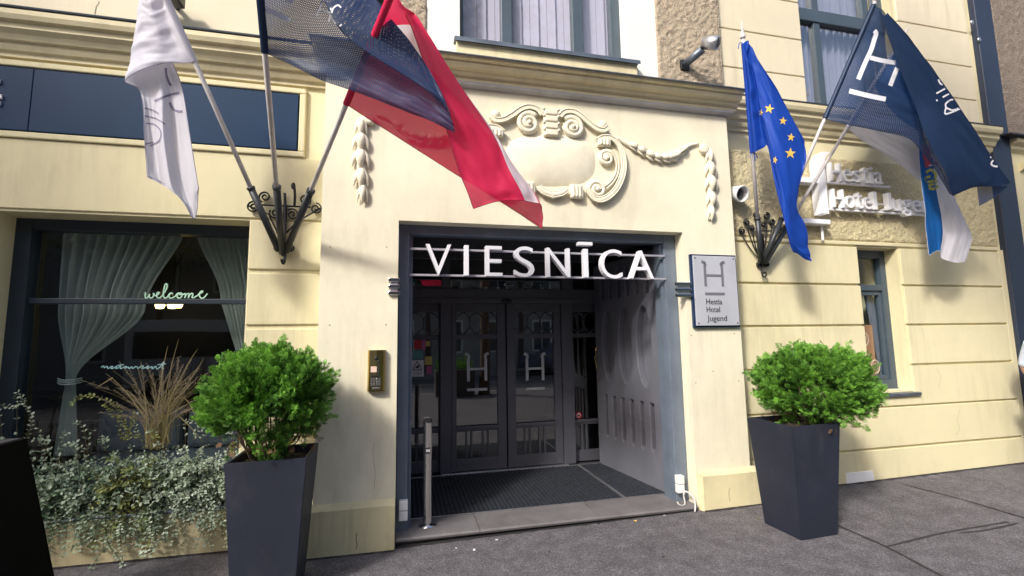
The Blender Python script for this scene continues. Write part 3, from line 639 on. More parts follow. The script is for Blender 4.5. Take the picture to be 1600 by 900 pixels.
m.quad((a, 5.6, .6), (b, 5.6, .6), (b, 5.6, 2.9), (a, 5.6, 2.9)); m.quad((a, 4.63, .6), (a, 5.6, .6), (a, 5.6, 2.9), (a, 4.63, 2.9)); m.quad((b, 4.63, .6), (b, 4.63, 2.9), (b, 5.6, 2.9), (b, 5.6, .6)); m.quad((a, 4.63, .6), (b, 4.63, .6), (b, 5.6, .6), (a, 5.6, .6)); m.quad((a, 4.63, 2.9), (a, 5.6, 2.9), (b, 5.6, 2.9), (b, 4.63, 2.9))
P("side_room", M_LOBBY, m)
c3 = curtain("curtain", ((at(1349, 460, 4.36).x, at(1362, 460, 4.36).x), 2.10), [], ((at(1376, 580, 4.36).x, at(1390, 580, 4.36).x), 1.08), 4.37, "", 4, .02, M_CURTAIN2)
tag(c3, "dark blue drape hanging in the narrow right window", "curtain")
pst = thing("poster", (5.3, 4.40, 1.1), "brown poster with pale rings in the narrow right window", "poster")
m = MB(); pa, pb = at(1342, 508, 4.335), at(1374, 590, 4.335); m.box(pa.x-.05, pb.x-.03, 4.335, 4.340, pb.z-.02, pa.z); m.build("sheet", M_POSTER, pst)
m = MB()
for (px, py, r) in ((1351, 530, .075), (1354, 562, .07), (1368, 573, .075)):
    c = at(px, py, 4.332)
    m.tube([(c.x+r*.75*math.cos(t*math.pi/12), 4.332, c.z+r*math.sin(t*math.pi/12)) for t in range(25)], .009, 5, flat=.3)
    for k in range(3): m.tube([(c.x-r*.4+k*r*.4, 4.332, c.z-r*.5), (c.x-r*.3+k*r*.3, 4.332, c.z+r*.5)], .005, 5, flat=.3)
m.build("ring", M_POSTERL, pst)

# ------------------------------------------------------------------ upper windows
w3 = window(H, "large upper window with pale vertical blinds over the portal")
UY = B+.16
m = MB()
def ux(px): return at(px, 50, UY).x
for (a, b) in ((BW[0]-.01, BW[0]+.05), (BW[1]-.11, BW[1]+.01), (at(782, 30, UY).x, at(799, 30, UY).x), (at(893, 50, UY).x, at(910, 50, UY).x)): m.box(a, b, UY-.03, UY+.05, 4.36, 7.0, .008)
m.box(BW[0], BW[1], UY-.025, UY+.045, 4.36, 4.43, .006); m.box(BW[0], BW[1], UY-.03, UY+.05, 6.0, 6.1, .006)
wpart("frame", M_UFRAME, m, w3)
m = MB(); m.quad((BW[0], UY+.01, 4.36), (BW[1], UY+.01, 4.36), (BW[1], UY+.01, 7), (BW[0], UY+.01, 7)); wpart("pane", M_GLASSU, m, w3)
m = MB(); m.box(BW[0]-.06, BW[1]+.09, B-.10, B+.14, 4.335, 4.352, .004); m.box(BW[0]-.058, BW[1]+.088, B-.102, B-.098, 4.31, 4.336); wpart("sill", M_FLASH, m, w3)
m = MB(); m.box(BW[0]-.04, BW[1]+.07, B-.065, B+.02, 4.07, 4.33, .005); wpart("apron", M_TRIM, m, w3)
bl = thing("vertical_blind", (1.3, UY+.1, 4.4), "pale lavender vertical blind slats in the upper window", "blind")
m = MB(); k = 0; x = BW[0]+.02
while x < BW[1]:
    m.quad((x, UY+.09+.012*(k % 2), 4.4), (x+.088, UY+.075+.012*(k % 2), 4.4), (x+.088, UY+.075+.012*(k % 2), 7), (x, UY+.09+.012*(k % 2), 7)); x += .092; k += 1
m.uv = [(0, 0)]*len(m.v); m.build("slat", M_BLIND, bl)
m = MB(); m.box(BW[0], BW[1], UY+.06, UY+.12, 6.9, 6.98); m.build("rail", M_WHITEPL, bl)
m = MB(); m.box(.1, 2.6, UY+.5, UY+.52, 4.2, 7.2); P("upper_room", M_LOBBY, m)
w4 = window(H, "upper right window with dark teal casement frame")
VY = W+.13
m = MB()
for (a, b) in ((4.42, 4.52), (5.74, 5.85), (at(1273, 100, VY).x, at(1283, 100, VY).x), (at(1352, 100, VY).x, at(1362, 100, VY).x)): m.box(a, b, VY-.03, VY+.05, 4.2, 7.0, .008)
m.box(4.42, 5.85, VY-.045, VY+.05, at(1300, 43, VY).z, at(1300, 28, VY).z+.03, .008); m.box(4.42, 5.85, VY-.03, VY+.05, 4.2, 4.27, .006)
wpart("frame", M_UFRAME, m, w4)
m = MB(); m.quad((4.43, VY+.01, 4.2), (5.84, VY+.01, 4.2), (5.84, VY+.01, 7), (4.43, VY+.01, 7)); wpart("pane", M_GLASSR, m, w4)
m = MB(); m.box(4.36, 5.9, W-.07, W+.10, 4.165, 4.198, .005); wpart("sill", M_FLASH, m, w4)
c4 = curtain("curtain", ((4.5, 5.8), 7.0), [], ((4.5, 5.8), 4.25), VY+.14, "", 14, .03, M_BLIND, n=120, rows=4); tag(c4, "pale curtain behind the upper right window", "curtain")
m = MB(); m.box(4.2, 6.1, VY+.4, VY+.42, 4.0, 7.2); P("upper_room", M_LOBBY, m)

# ------------------------------------------------------------------ plaster relief over the door (part of the building)
def fp(px, py, d=0.0): p = at(px, py, F); return Vector((p.x, F-d, p.z))
def c4(x, y): return (740+x/4, 150+y/4)
XC = fp(*c4(477, 180)).x
def both(pts): return [pts, [Vector((2*XC-p.x, p.y, p.z)) for p in pts]]
def spiral(c, r0, r1, a0, turns, n=34, sgn=1):
    return [Vector((c.x+(r0+(r1-r0)*i/n)*math.cos(a0+sgn*turns*2*math.pi*i/n), F-.02-.02*i/n, c.z+(r0+(r1-r0)*i/n)*math.sin(a0+sgn*turns*2*math.pi*i/n))) for i in range(n+1)]
m = MB()
# shield: a swelling cushion
sh = []
for k in range(36):
    t_ = 2*math.pi*k/36; ct, st_ = math.cos(t_), math.sin(t_); ex = .62
    sh.append(c4(478+290*math.copysign(abs(ct)**ex, ct), 402+6*ct-168*math.copysign(abs(st_)**(ex+.12), st_)*(1 if st_ < 0 else .96)))
shp = [fp(*p) for p in sh]; cc = Vector((sum(p.x for p in shp)/len(shp), F, sum(p.z for p in shp)/len(shp)))
N = 72; ring = smooth_pts(shp+[shp[0]], N+1)[:-1]; K = 12
for k in range(K+1):
    f = k/K
    for p in ring:
        q = cc.lerp(p, f); q.y = F+.004-.055*(1-f**2.2)**.8; m.v.append(tuple(q))
for k in range(K):
    for i in range(N): m.f.append([k*N+i, k*N+(i+1) % N, (k+1)*N+(i+1) % N, (k+1)*N+i]); m.sm.append(True)
P("relief_shield", M_RELIEF, m)
m = MB()
def band(pts, r, fl=.7):
    pts = [Vector((p.x, F-.03, p.z)) for p in pts]
    for Q in both(pts):
        Q = smooth_pts(Q, len(Q)*6); m.tube(Q, r, 10, flat=fl)
        # raised rims give the band its moulded edge
        for s_ in (-1, 1):
            e = []
            for i, p in enumerate(Q):
                t = (Q[min(i+1, len(Q)-1)]-Q[max(i-1, 0)]).normalized(); nn = Vector((-t.z, 0, t.x))
                rr = r[min(int(i/len(Q)*len(r)), len(r)-1)] if isinstance(r, list) else r
                e.append(p+nn*rr*.8*s_+Vector((0, -.016, 0)))
            m.tube(e, .0075, 6)
tr = fp(*c4(612, 205)); knob = fp(*c4(800, 190))
band([fp(*c4(*p)) for p in ((530, 140), (560, 112), (610, 108), (660, 135), (710, 180), (760, 215), (805, 225), (830, 205))], .024)
for Q in both(spiral(tr, .105, .02, 2.4, 1.9, sgn=-1)): m.tube(Q, [.028-.012*i/len(Q) for i in range(len(Q))], 8)
for Q in both([tr]): m.ball((Q[0].x, F-.045, Q[0].z), .026)
for Q in both([knob]): m.ball((Q[0].x, F-.02, Q[0].z), .045, .8)
for Q in both([tr]): m.ball((Q[0].x, F, Q[0].z), .105, .3)
# side scrolls
s1, s2 = fp(*c4(824, 396)), fp(*c4(765, 590))
band([fp(*c4(*p)) for p in ((760, 290), (800, 268), (850, 275), (890, 310), (918, 370), (926, 440), (916, 510), (885, 580), (840, 630), (790, 655), (740, 645), (705, 600))], [.022, .024, .026, .03, .03, .03, .026], .75)
band([fp(*c4(*p)) for p in ((850, 350), (875, 390), (888, 440), (880, 500), (850, 550), (815, 580))], .016, .8)
for c, r0, a0, sg_ in ((s1, .08, .3, 1), (s2, .085, 3.4, -1)):
    for Q in both(spiral(c, r0, .016, a0, 1.7, sgn=sg_)): m.tube(Q, [.024-.01*i/len(Q) for i in range(len(Q))], 8)
    for Q in both([c]): m.ball((Q[0].x, F-.04, Q[0].z), .024); m.ball((Q[0].x, F, Q[0].z), r0, .3)
# fluted blocks
for (xx, yy, w_, h_) in ((805, 300, .13, .075), (635, 605, .12, .13)):
    for q in both([fp(*c4(xx, yy))]):
        c = q[0]
        m.box(c.x-w_/2, c.x+w_/2, F-.055, F, c.z-h_/2, c.z+h_/2, .012)
        for k in range(3): m.box(c.x-w_*.36+k*w_*.26, c.x-w_*.22+k*w_*.26, F-.066, F-.04, c.z-h_*.4, c.z+h_*.4, .006)
c = fp(*c4(477, 180))
m.box(c.x-.075, c.x+.075, F-.05, F, c.z-.13, c.z+.12, .012)
for k in range(4):
    z = c.z-.10+k*.066
    m.box(c.x-.06, c.x+.06, F-.062, F-.04, z-.024, z+.024, .008)
    for s_ in (-1, 1): m.ball((c.x+s_*.07, F-.05, z+.03), .015, n=8)
# lower band
band([fp(*c4(*p)) for p in ((575, 590), (540, 615), (477, 628))], .032, .8)
P("relief_scroll", M_RELIEF, m)
# garlands
def husk(p, ang, ln, wd):
    """a leaf bud: three pointed lobes fanning along its axis"""
    ax = Vector((math.cos(ang), 0, math.sin(ang))); sd = Vector((-ax.z, 0, ax.x))
    for off, s_, th in ((-1, .92, .8), (1, .92, .8), (0, 1.0, 1.0)):
        T_ = (0, .12, .3, .5, .7, .88, 1.0)
        pts = [p+ax*(ln*s_*t)+sd*(off*wd*(.10+.20*math.sin(math.pi*min(1, t*.8))+.26*t*t)) for t in T_]
        pts = [Vector((q.x, F-.014-(.030 if off == 0 else .016)*math.sin(math.pi*min(1, .1+t*.85)), q.z)) for q, t in zip(pts, T_)]
        m.tube(pts, [wd*(.27 if th == 1 else .2)*th*x for x in (.55, .9, 1.1, 1.0, .72, .36, .04)], 10, flat=.8)
gl_ = [fp(*c4(*p)) for p in ((862, 262), (905, 272), (950, 300), (1000, 325), (1060, 358), (1110, 378), (1160, 388), (1205, 388), (1250, 378), (1295, 350), (1340, 315), (1400, 300))]
for G in both(gl_):
    m = MB()
    path = smooth_pts(G, 60); m.tube([Vector((p.x, F-.012, p.z)) for p in path], [.014+.024*math.sin(math.pi*i/59) for i in range(60)], 8, flat=.8)
    for i in range(12, 54, 5):
        d = path[i+1]-path[i-1]; a = math.atan2(d.z, d.x)
        if i > 38: a += math.pi
        husk(path[i], a, .13, .10*(.5+.5*math.sin(math.pi*i/59)))
    P('relief_garland', M_RELIEF, m)
for G in both([fp(*c4(1432, 338))]): m = MB(); m.lathe([(.001, -.0), (.05, 0), (.05, .035), (.03, .05), (.022, .045), (.001, .06)], (G[0].x, F, G[0].z), 20, axis=(0, -1, 0)); P('relief_rosette', M_RELIEF, m)
drop = [fp(*c4(*p)) for p in ((1466, 352), (1470, 420), (1475, 500), (1478, 580), (1478, 660), (1474, 730), (1468, 775))]
for G in both(drop):
    m = MB()
    path = smooth_pts(G, 40); m.tube([Vector((p.x, F-.012, p.z)) for p in path], [.01+.03*math.sin(math.pi*min(1, (i+4)/44))**.8 for i in range(40)], 10, flat=.55)
    for i, wd in ((30, .085), (23, .12), (15, .14), (8, .13), (1, .10)): husk(path[i]+Vector((0, 0, .03)), -math.pi/2-.03, .165, wd)
    P('relief_garland', M_RELIEF, m)

# ------------------------------------------------------------------ entrance: frame, porch, gate leaf, sliding doors
DY = 5.60
FY0, FY1 = 4.06, 4.17
m = MB()
m.box(OP[0]+.002, .048, FY0, FY1, -.05, 2.612, .008); m.box(2.50, OP[1]-.002, FY0, FY1, -.05, 2.612, .008); m.box(.048, 2.50, FY0, FY1, 2.525, 2.612, .008)
m.box(.048, .075, FY0+.05, FY1+.06, .07, 2.52); m.box(2.475, 2.50, FY0+.04, FY1+.05, .07, 2.52)
P("door_frame", M_FRAME, m)
m = MB()
m.quad((OP[0]+.02, FY1, -.05), (OP[0]+.02, DY+.1, -.05), (OP[0]+.02, DY+.1, 2.62), (OP[0]+.02, FY1, 2.62)); m.quad((2.66, FY1, -.05), (2.66, FY1, 2.62), (2.66, DY+.1, 2.62), (2.66, DY+.1, -.05)); m.quad((OP[0], FY1, 2.60), (OP[0], DY+.1, 2.60), (2.66, DY+.1, 2.60), (2.66, FY1, 2.60))
P("porch_lining", M_RECESS, m)
st = MB()
xs_ = [-.045, .62, 1.66, 2.62]
for a, b in zip(xs_, xs_[1:]):
    st.add([(a+.002, 3.905, .045), (b-.002, 3.905, .045+.0), (b-.002, 3.897, .062), (a+.002, 3.897, .062), (a+.002, 3.905, .076), (b-.002, 3.905, .076), (b-.002, 4.27, .078), (a+.002, 4.27, .078), (a+.002, 3.96, .045), (b-.002, 3.96, .045)],
           [[0, 1, 2, 3], [3, 2, 5, 4], [4, 5, 6, 7], [0, 8, 9, 1], [0, 3, 4], [1, 5, 2]])
st.box(-.045, 2.62, 3.96, 4.26, -.05, .044)
tag(st.build("door_step", M_STEP), "worn grey stone doorstep across the hotel entrance", "step")
box("porch_floor", -.03, 2.65, 4.27, DY+.05, 0, .062, M_RECESS)["kind"] = 'structure'
def mat_thing(x0, x1, y0, y1, lab, step=.042):
    t = thing("entrance_mat", ((x0+x1)/2, (y0+y1)/2, .063), lab, "door mat", "entrance mats")
    m = MB(); m.box(x0, x1, y0, y1, .063, .070, .001); m.build("base", M_MAT, t)
    m = MB(); x = x0+.02
    while x < x1-.015:
        y = y0+.015
        while y < y1-.02:
            l = R.uniform(.10, .3); m.box(x-.011+R.uniform(-.002, .002), x+.011, y, min(y+l, y1-.01), .0705, .0785+R.uniform(-.002, .003)); y += l+R.uniform(.004, .02)
        x += step
    m.build("rib", M_RIB, t)
    m = MB()
    for a, b, c, d in ((x0-.012, x0, y0, y1), (x1, x1+.012, y0, y1), (x0, x1, y0-.012, y0), (x0, x1, y1, y1+.012)): m.box(a, b, c, d, .063, .080, .001)
    m.build("edge_strip", M_ALU, t)
mat_thing(.06, 2.075, 4.285, 5.50, "wide dark ribbed mat in front of the sliding doors"); mat_thing(2.10, 2.56, 4.285, 5.50, "narrow dark mat strip under the open gate leaf", .03)

def rect_px(x0, y0, x1, y1, Y): a, b = at(x0, y0, Y), at(x1, y1, Y); return min(a.x, b.x), max(a.x, b.x), min(a.z, b.z), max(a.z, b.z)
ZB = .075                                 # porch floor
def X(px, py=600): return at(px, py, DY).x
def Zp(py, px=790): return at(px, py, DY).z
zl0, zl1, zm0, zg, zbr, zb0 = Zp(487), Zp(522), Zp(529), Zp(664), Zp(671), Zp(713)
def lattice(m, x0, x1, z0, z1, y, n):
    w_ = (x1-x0)/n; r = .007
    for k in range(n+1):
        x = x0+k*w_
        if 0 < k < n: m.tube([(x, y, z0+(z1-z0)*.33), (x, y, z0+(z1-z0)*.72)], r, 6)
        for s_ in (-1, 1):
            xe = x+s_*w_/2
            if x0-.001 <= xe <= x1+.001:
                m.tube([(x, y, z0+(z1-z0)*.72), (x+s_*w_*.2, y, z0+(z1-z0)*.86), (xe, y, z1)], r, 6); m.tube([(x, y, z0+(z1-z0)*.33), (x+s_*w_*.2, y, z0+(z1-z0)*.18), (xe, y, z0)], r, 6)
def door_leaf(nm, xo0, xo1, xg0, xg1, bars, y, ztop, label, n_lat, handle=None):
    t = bpy.data.objects.new(nm, None); COL.objects.link(t); t.empty_display_size = .1; t.parent = H; t.matrix_parent_inverse = Matrix.Translation(H.location).inverted()
    if label: t["label"] = label
    m = MB()
    m.box(xo0, xg0, y, y+.05, ZB+.006, ztop, .006); m.box(xg1, xo1, y, y+.05, ZB+.006, ztop, .006)
    m.box(xg0, xg1, y+.001, y+.049, zl1, ztop-.001, .005) if ztop > zl1 else None
    m.box(xg0, xg1, y+.001, y+.049, zm0, zl0, .005); m.box(xg0, xg1, y+.001, y+.049, zbr, zg, .005); m.box(xg0, xg1, y+.001, y+.049, ZB+.007, zb0, .005)
    m.box(xg0, xg1, y-.012, y+.0, zg-.025, zg+.012, .004)
    wpart("frame", M_DOOR, m, t)
    m = MB(); m.quad((xg0-.01, y+.03, zb0-.01), (xg1+.01, y+.03, zb0-.01), (xg1+.01, y+.03, zl1+.01), (xg0-.01, y+.03, zl1+.01)); wpart("pane", M_GLASSD, m, t)
    m = MB()
    for b in bars: m.box(b-.011, b+.011, y+.008, y+.026, zb0, zbr, .003)
    wpart("bar", M_DOOR, m, t)
    m = MB(); lattice(m, xg0, xg1, zl0, zl1, y+.018, n_lat); wpart("lattice", M_DOOR, m, t)
    return t
zl0, zl1 = Zp(522), Zp(487)
ztop = Zp(474)
def xb(L): return [X(p, 690) for p in L]
dl = door_leaf("sliding_door", X(705.5), X(791), X(713.5), X(777.5), xb((729, 737, 755, 763)), DY, ztop, "left sliding door leaf", 3)
dr = door_leaf("sliding_door", X(793), X(878), X(806), X(867), xb((821, 829, 844, 852)), DY, ztop, "right sliding door leaf", 3)
s_l = door_leaf("sidelight", X(631), X(688), X(637), X(685.5), xb((651, 668)), DY+.03, ztop, "left fixed sidelight", 2)
s_r = door_leaf("sidelight", X(880), X(950), X(898), X(936), xb((912, 919)), DY+.03, ztop, "right fixed sidelight", 2)
m = MB()
m.box(X(687.5), X(705), DY-.03, DY+.09, ZB, ztop+.02, .006); m.box(X(878.5), X(896), DY-.03, DY+.09, ZB, ztop+.02, .006)
m.box(OP[0]+.03, 2.64, DY-.04, DY+.1, ztop+.0, Zp(452), .008); m.box(X(655), X(900), DY-.055, DY-.041, ztop+.02, ztop+.06, .004)
m.box(X(690), X(703), DY-.03, DY+.08, Zp(452), 2.60, .006); m.box(X(882), X(898), DY-.03, DY+.08, Zp(452), 2.60, .006)
m.box(OP[0]+.03, 2.64, DY-.02, DY+.06, 2.585, 2.62); m.box(OP[0]+.03, X(690), DY-.02, DY+.06, Zp(448), Zp(452)+.0)
P("door_surround", M_DOOR, m)
m = MB(); m.quad((OP[0]+.03, DY+.02, Zp(452)-.01), (2.64, DY+.02, Zp(452)-.01), (2.64, DY+.02, 2.6), (OP[0]+.03, DY+.02, 2.6)); P("transom_pane", M_GLASSD, m)
m = MB(); c = at(791, 471, DY-.06); m.box(c.x-.06, c.x+.06, DY-.10, DY-.056, c.z-.02, c.z+.025, .01); P("door_sensor", M_BLACKPL, m)
m = MB(); m.box(X(690), X(884), DY-.05, DY+.05, .063, .0745, .002); P("threshold", M_ALU, m)
# lobby behind the glass
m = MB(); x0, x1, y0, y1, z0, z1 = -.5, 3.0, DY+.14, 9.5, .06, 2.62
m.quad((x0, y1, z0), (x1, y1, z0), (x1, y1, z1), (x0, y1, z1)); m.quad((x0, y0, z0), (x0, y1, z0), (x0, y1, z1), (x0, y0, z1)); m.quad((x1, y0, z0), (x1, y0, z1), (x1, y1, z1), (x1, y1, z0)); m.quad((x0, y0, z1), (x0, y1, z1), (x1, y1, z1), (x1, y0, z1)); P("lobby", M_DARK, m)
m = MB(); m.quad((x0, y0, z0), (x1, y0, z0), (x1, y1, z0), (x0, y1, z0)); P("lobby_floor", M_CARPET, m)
# decals and notices on the glass
def logo(m, x0, x1, z0, z1, y, th, d=.003, dash=True):
    h = z1-z0; w_ = x1-x0; t = th
    for s_, xx in ((-1, x0), (1, x1)):
        # stem whose head curls inwards/outwards
        pts = [(xx, z0), (xx, z0+h*.72), (xx+s_*(.0), z0+h*.82), (xx+s_*-.02*w_/.2+s_*.06*w_, z0+h*.93), (xx+s_*.17*w_, z1)]
        pts = smooth_pts([Vector((a, 0, b)) for a, b in pts], 18)
        for a, b in zip(pts, pts[1:]):
            dd = (b-a).normalized(); nn = Vector((dd.z, 0, -dd.x))*t/2
            m.add([(q.x, yy, q.z) for yy in (y, y+d) for q in (a-nn, a+nn, b+nn, b-nn)], [[0, 1, 2, 3], [4, 7, 6, 5], [0, 4, 5, 1], [1, 5, 6, 2], [2, 6, 7, 3], [3, 7, 4, 0]])
    m.box(x0+t/2, x1-t/2, y+.0003, y+d, z0+h*.44-t*.4, z0+h*.44+t*.4)
    if dash: m.box(x0-t/2, x1+t/2, y, y+d, z0-h*.30-t*.45, z0-h*.30+t*.45)
for i, (px0, px1, py0, py1, lb, ds) in enumerate(((732, 759, 596, 552, "frosted letter H logo on the left sliding door", True), (824, 848, 595, 552, "frosted letter H logo on the right sliding door", False))):
    m = MB(); a, b = at(px0, py0, DY+.02), at(px1, py1, DY+.02); logo(m, a.x, b.x, a.z, b.z, DY+.024, .034, .003, True)
    tag(m.build("glass_decal", M_FROST), lb, "decal", "frosted logos on the doors")
def panel_px(name, x0, y0, x1, y1, Y, mat, lab, cat, grp=None, d=.004):
    a = rect_px(x0, y0, x1, y1, Y); m = MB(); m.box(a[0], a[1], Y-d, Y, a[2], a[3]); o = m.build(name, mat); tag(o, lab, cat, grp) if lab else None; return o, a
SY = DY+.056
nt_ = thing("notice", (.2, SY, 1.2), "white notice with a warning triangle on the left sidelight", "notice")
def part_px(name, x0, y0, x1, y1, Y, mat, par, d=.004):
    a = rect_px(x0, y0, x1, y1, Y); m = MB(); m.box(a[0], a[1], Y-d, Y, a[2], a[3]); return m.build(name, mat, par)
part_px("sheet", 643, 563, 662, 588, SY, M_PAPER, nt_)
m = MB(); tri = [at(644.5+.2, 577, SY-.006), at(652, 564.5, SY-.006), at(660, 577, SY-.006)]
for a, b in ((0, 1), (1, 2), (2, 0)): m.tube([tri[a], tri[b]], .004, 6, flat=.3)
m.prism([(at(x, y, SY).x, at(x, y, SY).z) for x, y in ((648, 575), (651, 572), (655, 569.5), (656, 571), (654, 574), (656.5, 575))], SY-.0065, SY-.0045)
for yy in (579, 581.5, 584, 586): a, b = at(645, yy, SY), at(659.5, yy, SY); m.box(a.x, b.x, SY-.0062, SY-.0045, a.z-.003, a.z+.002)
m.build("symbol", M_INK, nt_)
for (x0, y0, x1, y1, mt, lb) in ((641, 534, 646, 541, M_BLUEST, "small blue card sticker, leftmost of the row on the sidelight"), (647, 531, 658, 545, M_RED, "red sticker in the top row on the sidelight"), (659, 531, 665, 546, M_PINKST, "pink sticker beside the red one on the sidelight"), (665.5, 533, 672, 541, M_YELST, "yellow sticker at the right of the top row on the sidelight"),
        (645, 549, 661, 561, M_TEALST, "teal sticker directly above the white notice"), (664, 557, 675, 570, M_YELST, "yellow sticker to the right of the white notice"), (666, 572, 675, 584, M_PINKST, "dim pink sticker low on the right of the notice")):
    panel_px("sticker", x0, y0, x1, y1, SY-.0, mt, lb, "sticker", "stickers on the left sidelight")
ns = thing("no_smoking_sticker", tuple(at(904, 649, SY)), "round red and white no smoking sticker on the right sidelight", "sticker")
c = at(904, 649, SY); rr = .036
m = MB(); m.lathe([(.001, 0), (rr*.86, 0), (rr*.86, .002), (.001, .002)], c, 24, axis=(0, -1, 0)); m.build("disc", M_PAPER, ns)
m = MB(); m.tube([(c.x+rr*math.cos(t*math.pi/14), c.y-.003, c.z+rr*math.sin(t*math.pi/14)) for t in range(29)], .007, 6, flat=.4); m.tube([(c.x-rr*.7, c.y-.003, c.z+rr*.7), (c.x+rr*.7, c.y-.003, c.z-rr*.7)], .004, 6, flat=.4); m.build("ring", M_RED, ns)
m = MB(); m.box(c.x-rr*.6, c.x+rr*.6, c.y-.0035, c.y-.002, c.z-.004, c.z+.004); m.tube([(c.x-rr*.5, c.y-.003, c.z-rr*.5), (c.x+rr*.5, c.y-.003, c.z+rr*.5)], .003, 6, flat=.4); m.build("cigarette", M_INK, ns)

# gate leaf folded inwards on the right; built flat (u along its width, v up) and swung
def gate_leaf(hx, hy, ex, ey, label, mirror):
    w_ = math.hypot(ex-hx, ey-hy); ux_ = Vector(((ex-hx)/w_, (ey-hy)/w_, 0)); nx_ = Vector((-ux_.y, ux_.x, 0))
    if mirror: nx_ = -nx_
    T = lambda u, v, d: Vector((hx, hy, 0))+ux_*u+Vector((0, 0, v))+nx_*d      # d > 0 is towards the doorway
    g = bpy.data.objects.new("gate_leaf", None); COL.objects.link(g); g.empty_display_size = .1; g.parent = H; g.matrix_parent_inverse = Matrix.Translation(H.location).inverted(); g["label"] = label
    z0, z1 = .085, 2.5
    holes = []
    # opening outlines cut as a front skin with wells
    us = [.075+(w_-.15)*k/6 for k in range(7)]
    bm = bmesh.new()
    def ring_pts(kind, a, b, c, d, n=20):
        if kind == 'oval': return [((a+b)/2+(b-a)/2*math.cos(t), (c+d)/2+(d-c)/2*math.sin(t)) for t in [2*math.pi*k/(2*n) for k in range(2*n)]]
        if kind == 'slotdn':  # flat top, round bottom
            r_ = (b-a)/2; return [(b, d), (a, d)]+[((a+b)/2-r_*math.cos(t), c+r_-r_*math.sin(t)) for t in [math.pi*k/10 for k in range(11)]]
        r_ = (b-a)/2; return [(a, c), (b, c)]+[((a+b)/2+r_*math.cos(t), d-r_+r_*math.sin(t)) for t in [math.pi*k/10 for k in range(11)]]
    shapes = []
    for k in range(6): u = .10+(w_-.20)*(k+.5)/6; shapes.append(ring_pts('slotdn', u-.042, u+.042, .42, .93)); shapes.append(ring_pts('slotup', u-.042, u+.042, 2.06, 2.42))
    for k in range(3): u = .10+(w_-.20)*(k+.5)/3; shapes.append(ring_pts('oval', u-.135, u+.135, 1.07, 1.95))
    cu = bpy.data.curves.new("c", 'CURVE'); cu.dimensions = '2D'; cu.fill_mode = 'BOTH'; cu.extrude = .030; cu.bevel_depth = .009; cu.bevel_resolution = 1
    for sh_ in [[(0, z0), (w_, z0), (w_, z1), (0, z1)]]+shapes:
        sp = cu.splines.new('POLY'); sp.points.add(len(sh_)-1); sp.use_cyclic_u = True
        for q, p in zip(sp.points, sh_): q.co = (p[0], p[1], 0, 1)
    o = bpy.data.objects.new("c", cu); COL.objects.link(o)
    me = bpy.data.meshes.new_from_object(o.evaluated_get(bpy.context.evaluated_depsgraph_get()))
    m = MB(); m.add([T(v.co.x, v.co.y, .039+v.co.z) for v in me.vertices], [list(p.vertices) for p in me.polygons])
    bpy.data.objects.remove(o); bpy.data.curves.remove(cu); bpy.data.meshes.remove(me)
    pts = [T(u, v, d) for d in (-.03, -.0005) for (u, v) in ((0, z0), (w_, z0), (w_, z1), (0, z1))]
    m.add(pts, [[0, 1, 2, 3], [4, 7, 6, 5], [0, 4, 5, 1], [1, 5, 6, 2], [2, 6, 7, 3], [3, 7, 4, 0]])
    wpart("panel", M_LEAF, m, g)
    return g, T, w_
gl, T, gw = gate_leaf(2.61, 4.27, 2.44, 5.50, "grey gate leaf with three oval panels, folded inwards", False)
m = MB(); m.tube(smooth_pts([T(gw-.045, 1.49, .088), T(gw-.045, 1.475, .105), T(gw-.05, 1.40, .115), T(gw-.04, 1.35, .125), T(gw-.05, 1.30, .115), T(gw-.045, 1.225, .105), T(gw-.045, 1.21, .088)], 24), .008, 8); m.ball(T(gw-.045, 1.10, .092), .012)
wpart("handle", M_BRASS, m, gl)
m = MB()
for z in (.45, 1.35, 2.2): m.tube([T(-.006, z-.07, .012), T(-.006, z+.07, .012)], .011, 8)
m.tube([T(.03, .1, .075), T(.03, 2.45, .075)], .006, 6)
wpart("hinge", M_STEEL, m, gl)
gate_leaf(-.0, 4.27, -.005, 5.50, "grey gate leaf folded edge on against the left porch wall", True)

# chrome clips joining the frame to the wall
def clip(px, py, w_, lab):
    c = at(px, py, F); t = thing("chrome_clip", tuple(c), lab, "bracket", "chrome clips beside the entrance")
    for dz in (.055, 0, -.055):
        m = MB(); m.box(c.x-w_/2, c.x+w_/2, F-.03, F+.0, c.z+dz-.016, c.z+dz+.016, .006); m.build("bar", M_CHROME, t)
    m = MB(); m.box(c.x-w_/2+.02, c.x+w_/2-.02, F-.012, F-.002, c.z-.068, c.z+.068, .003); m.build("backplate", M_ALU, t)
clip(616, 448, .095, "three bar chrome clip at the left edge of the entrance"); clip(1067, 453, .17, "three bar chrome clip between the entrance and the plaque")

# ------------------------------------------------------------------ the sign in the doorway
VY0 = 4.015
vs_ = thing("entrance_sign", (1.25, VY0, 2.15), "white raised letters VIESNĪCA on two rails across the doorway", "sign")
zt, zb_ = at(840, 398, VY0).z, at(840, 432, VY0).z
for z in (2.395, 2.166):
    m = MB(); m.box(.05, 2.505, VY0+.034, VY0+.058, z-.0095, z+.0095, .003); m.build("rail", M_RAIL, vs_)
def lx(px): return at(px, 410, VY0).x
LZ0, LZ1 = 2.158, 2.428
for ch, a, b in (("V", 665, 704.5), ("I", 725, 732), ("E", 758, 784), ("S", 803, 833.5), ("N", 853, 889), ("I", 910.5, 917.5), ("C", 937, 970), ("A", 981, 1018.5)):
    m = MB(); ov = .004 if ch in "SC" else 0
    if ch == "I": m.box(lx(a), lx(b), VY0-.03, VY0+.033, LZ0, LZ1, .003)
    else: text_box(m, ch, lx(a), lx(b), LZ0-ov, LZ1+ov, VY0-.03, .063, -.006)
    m.build("letter", M_WHITE, vs_)
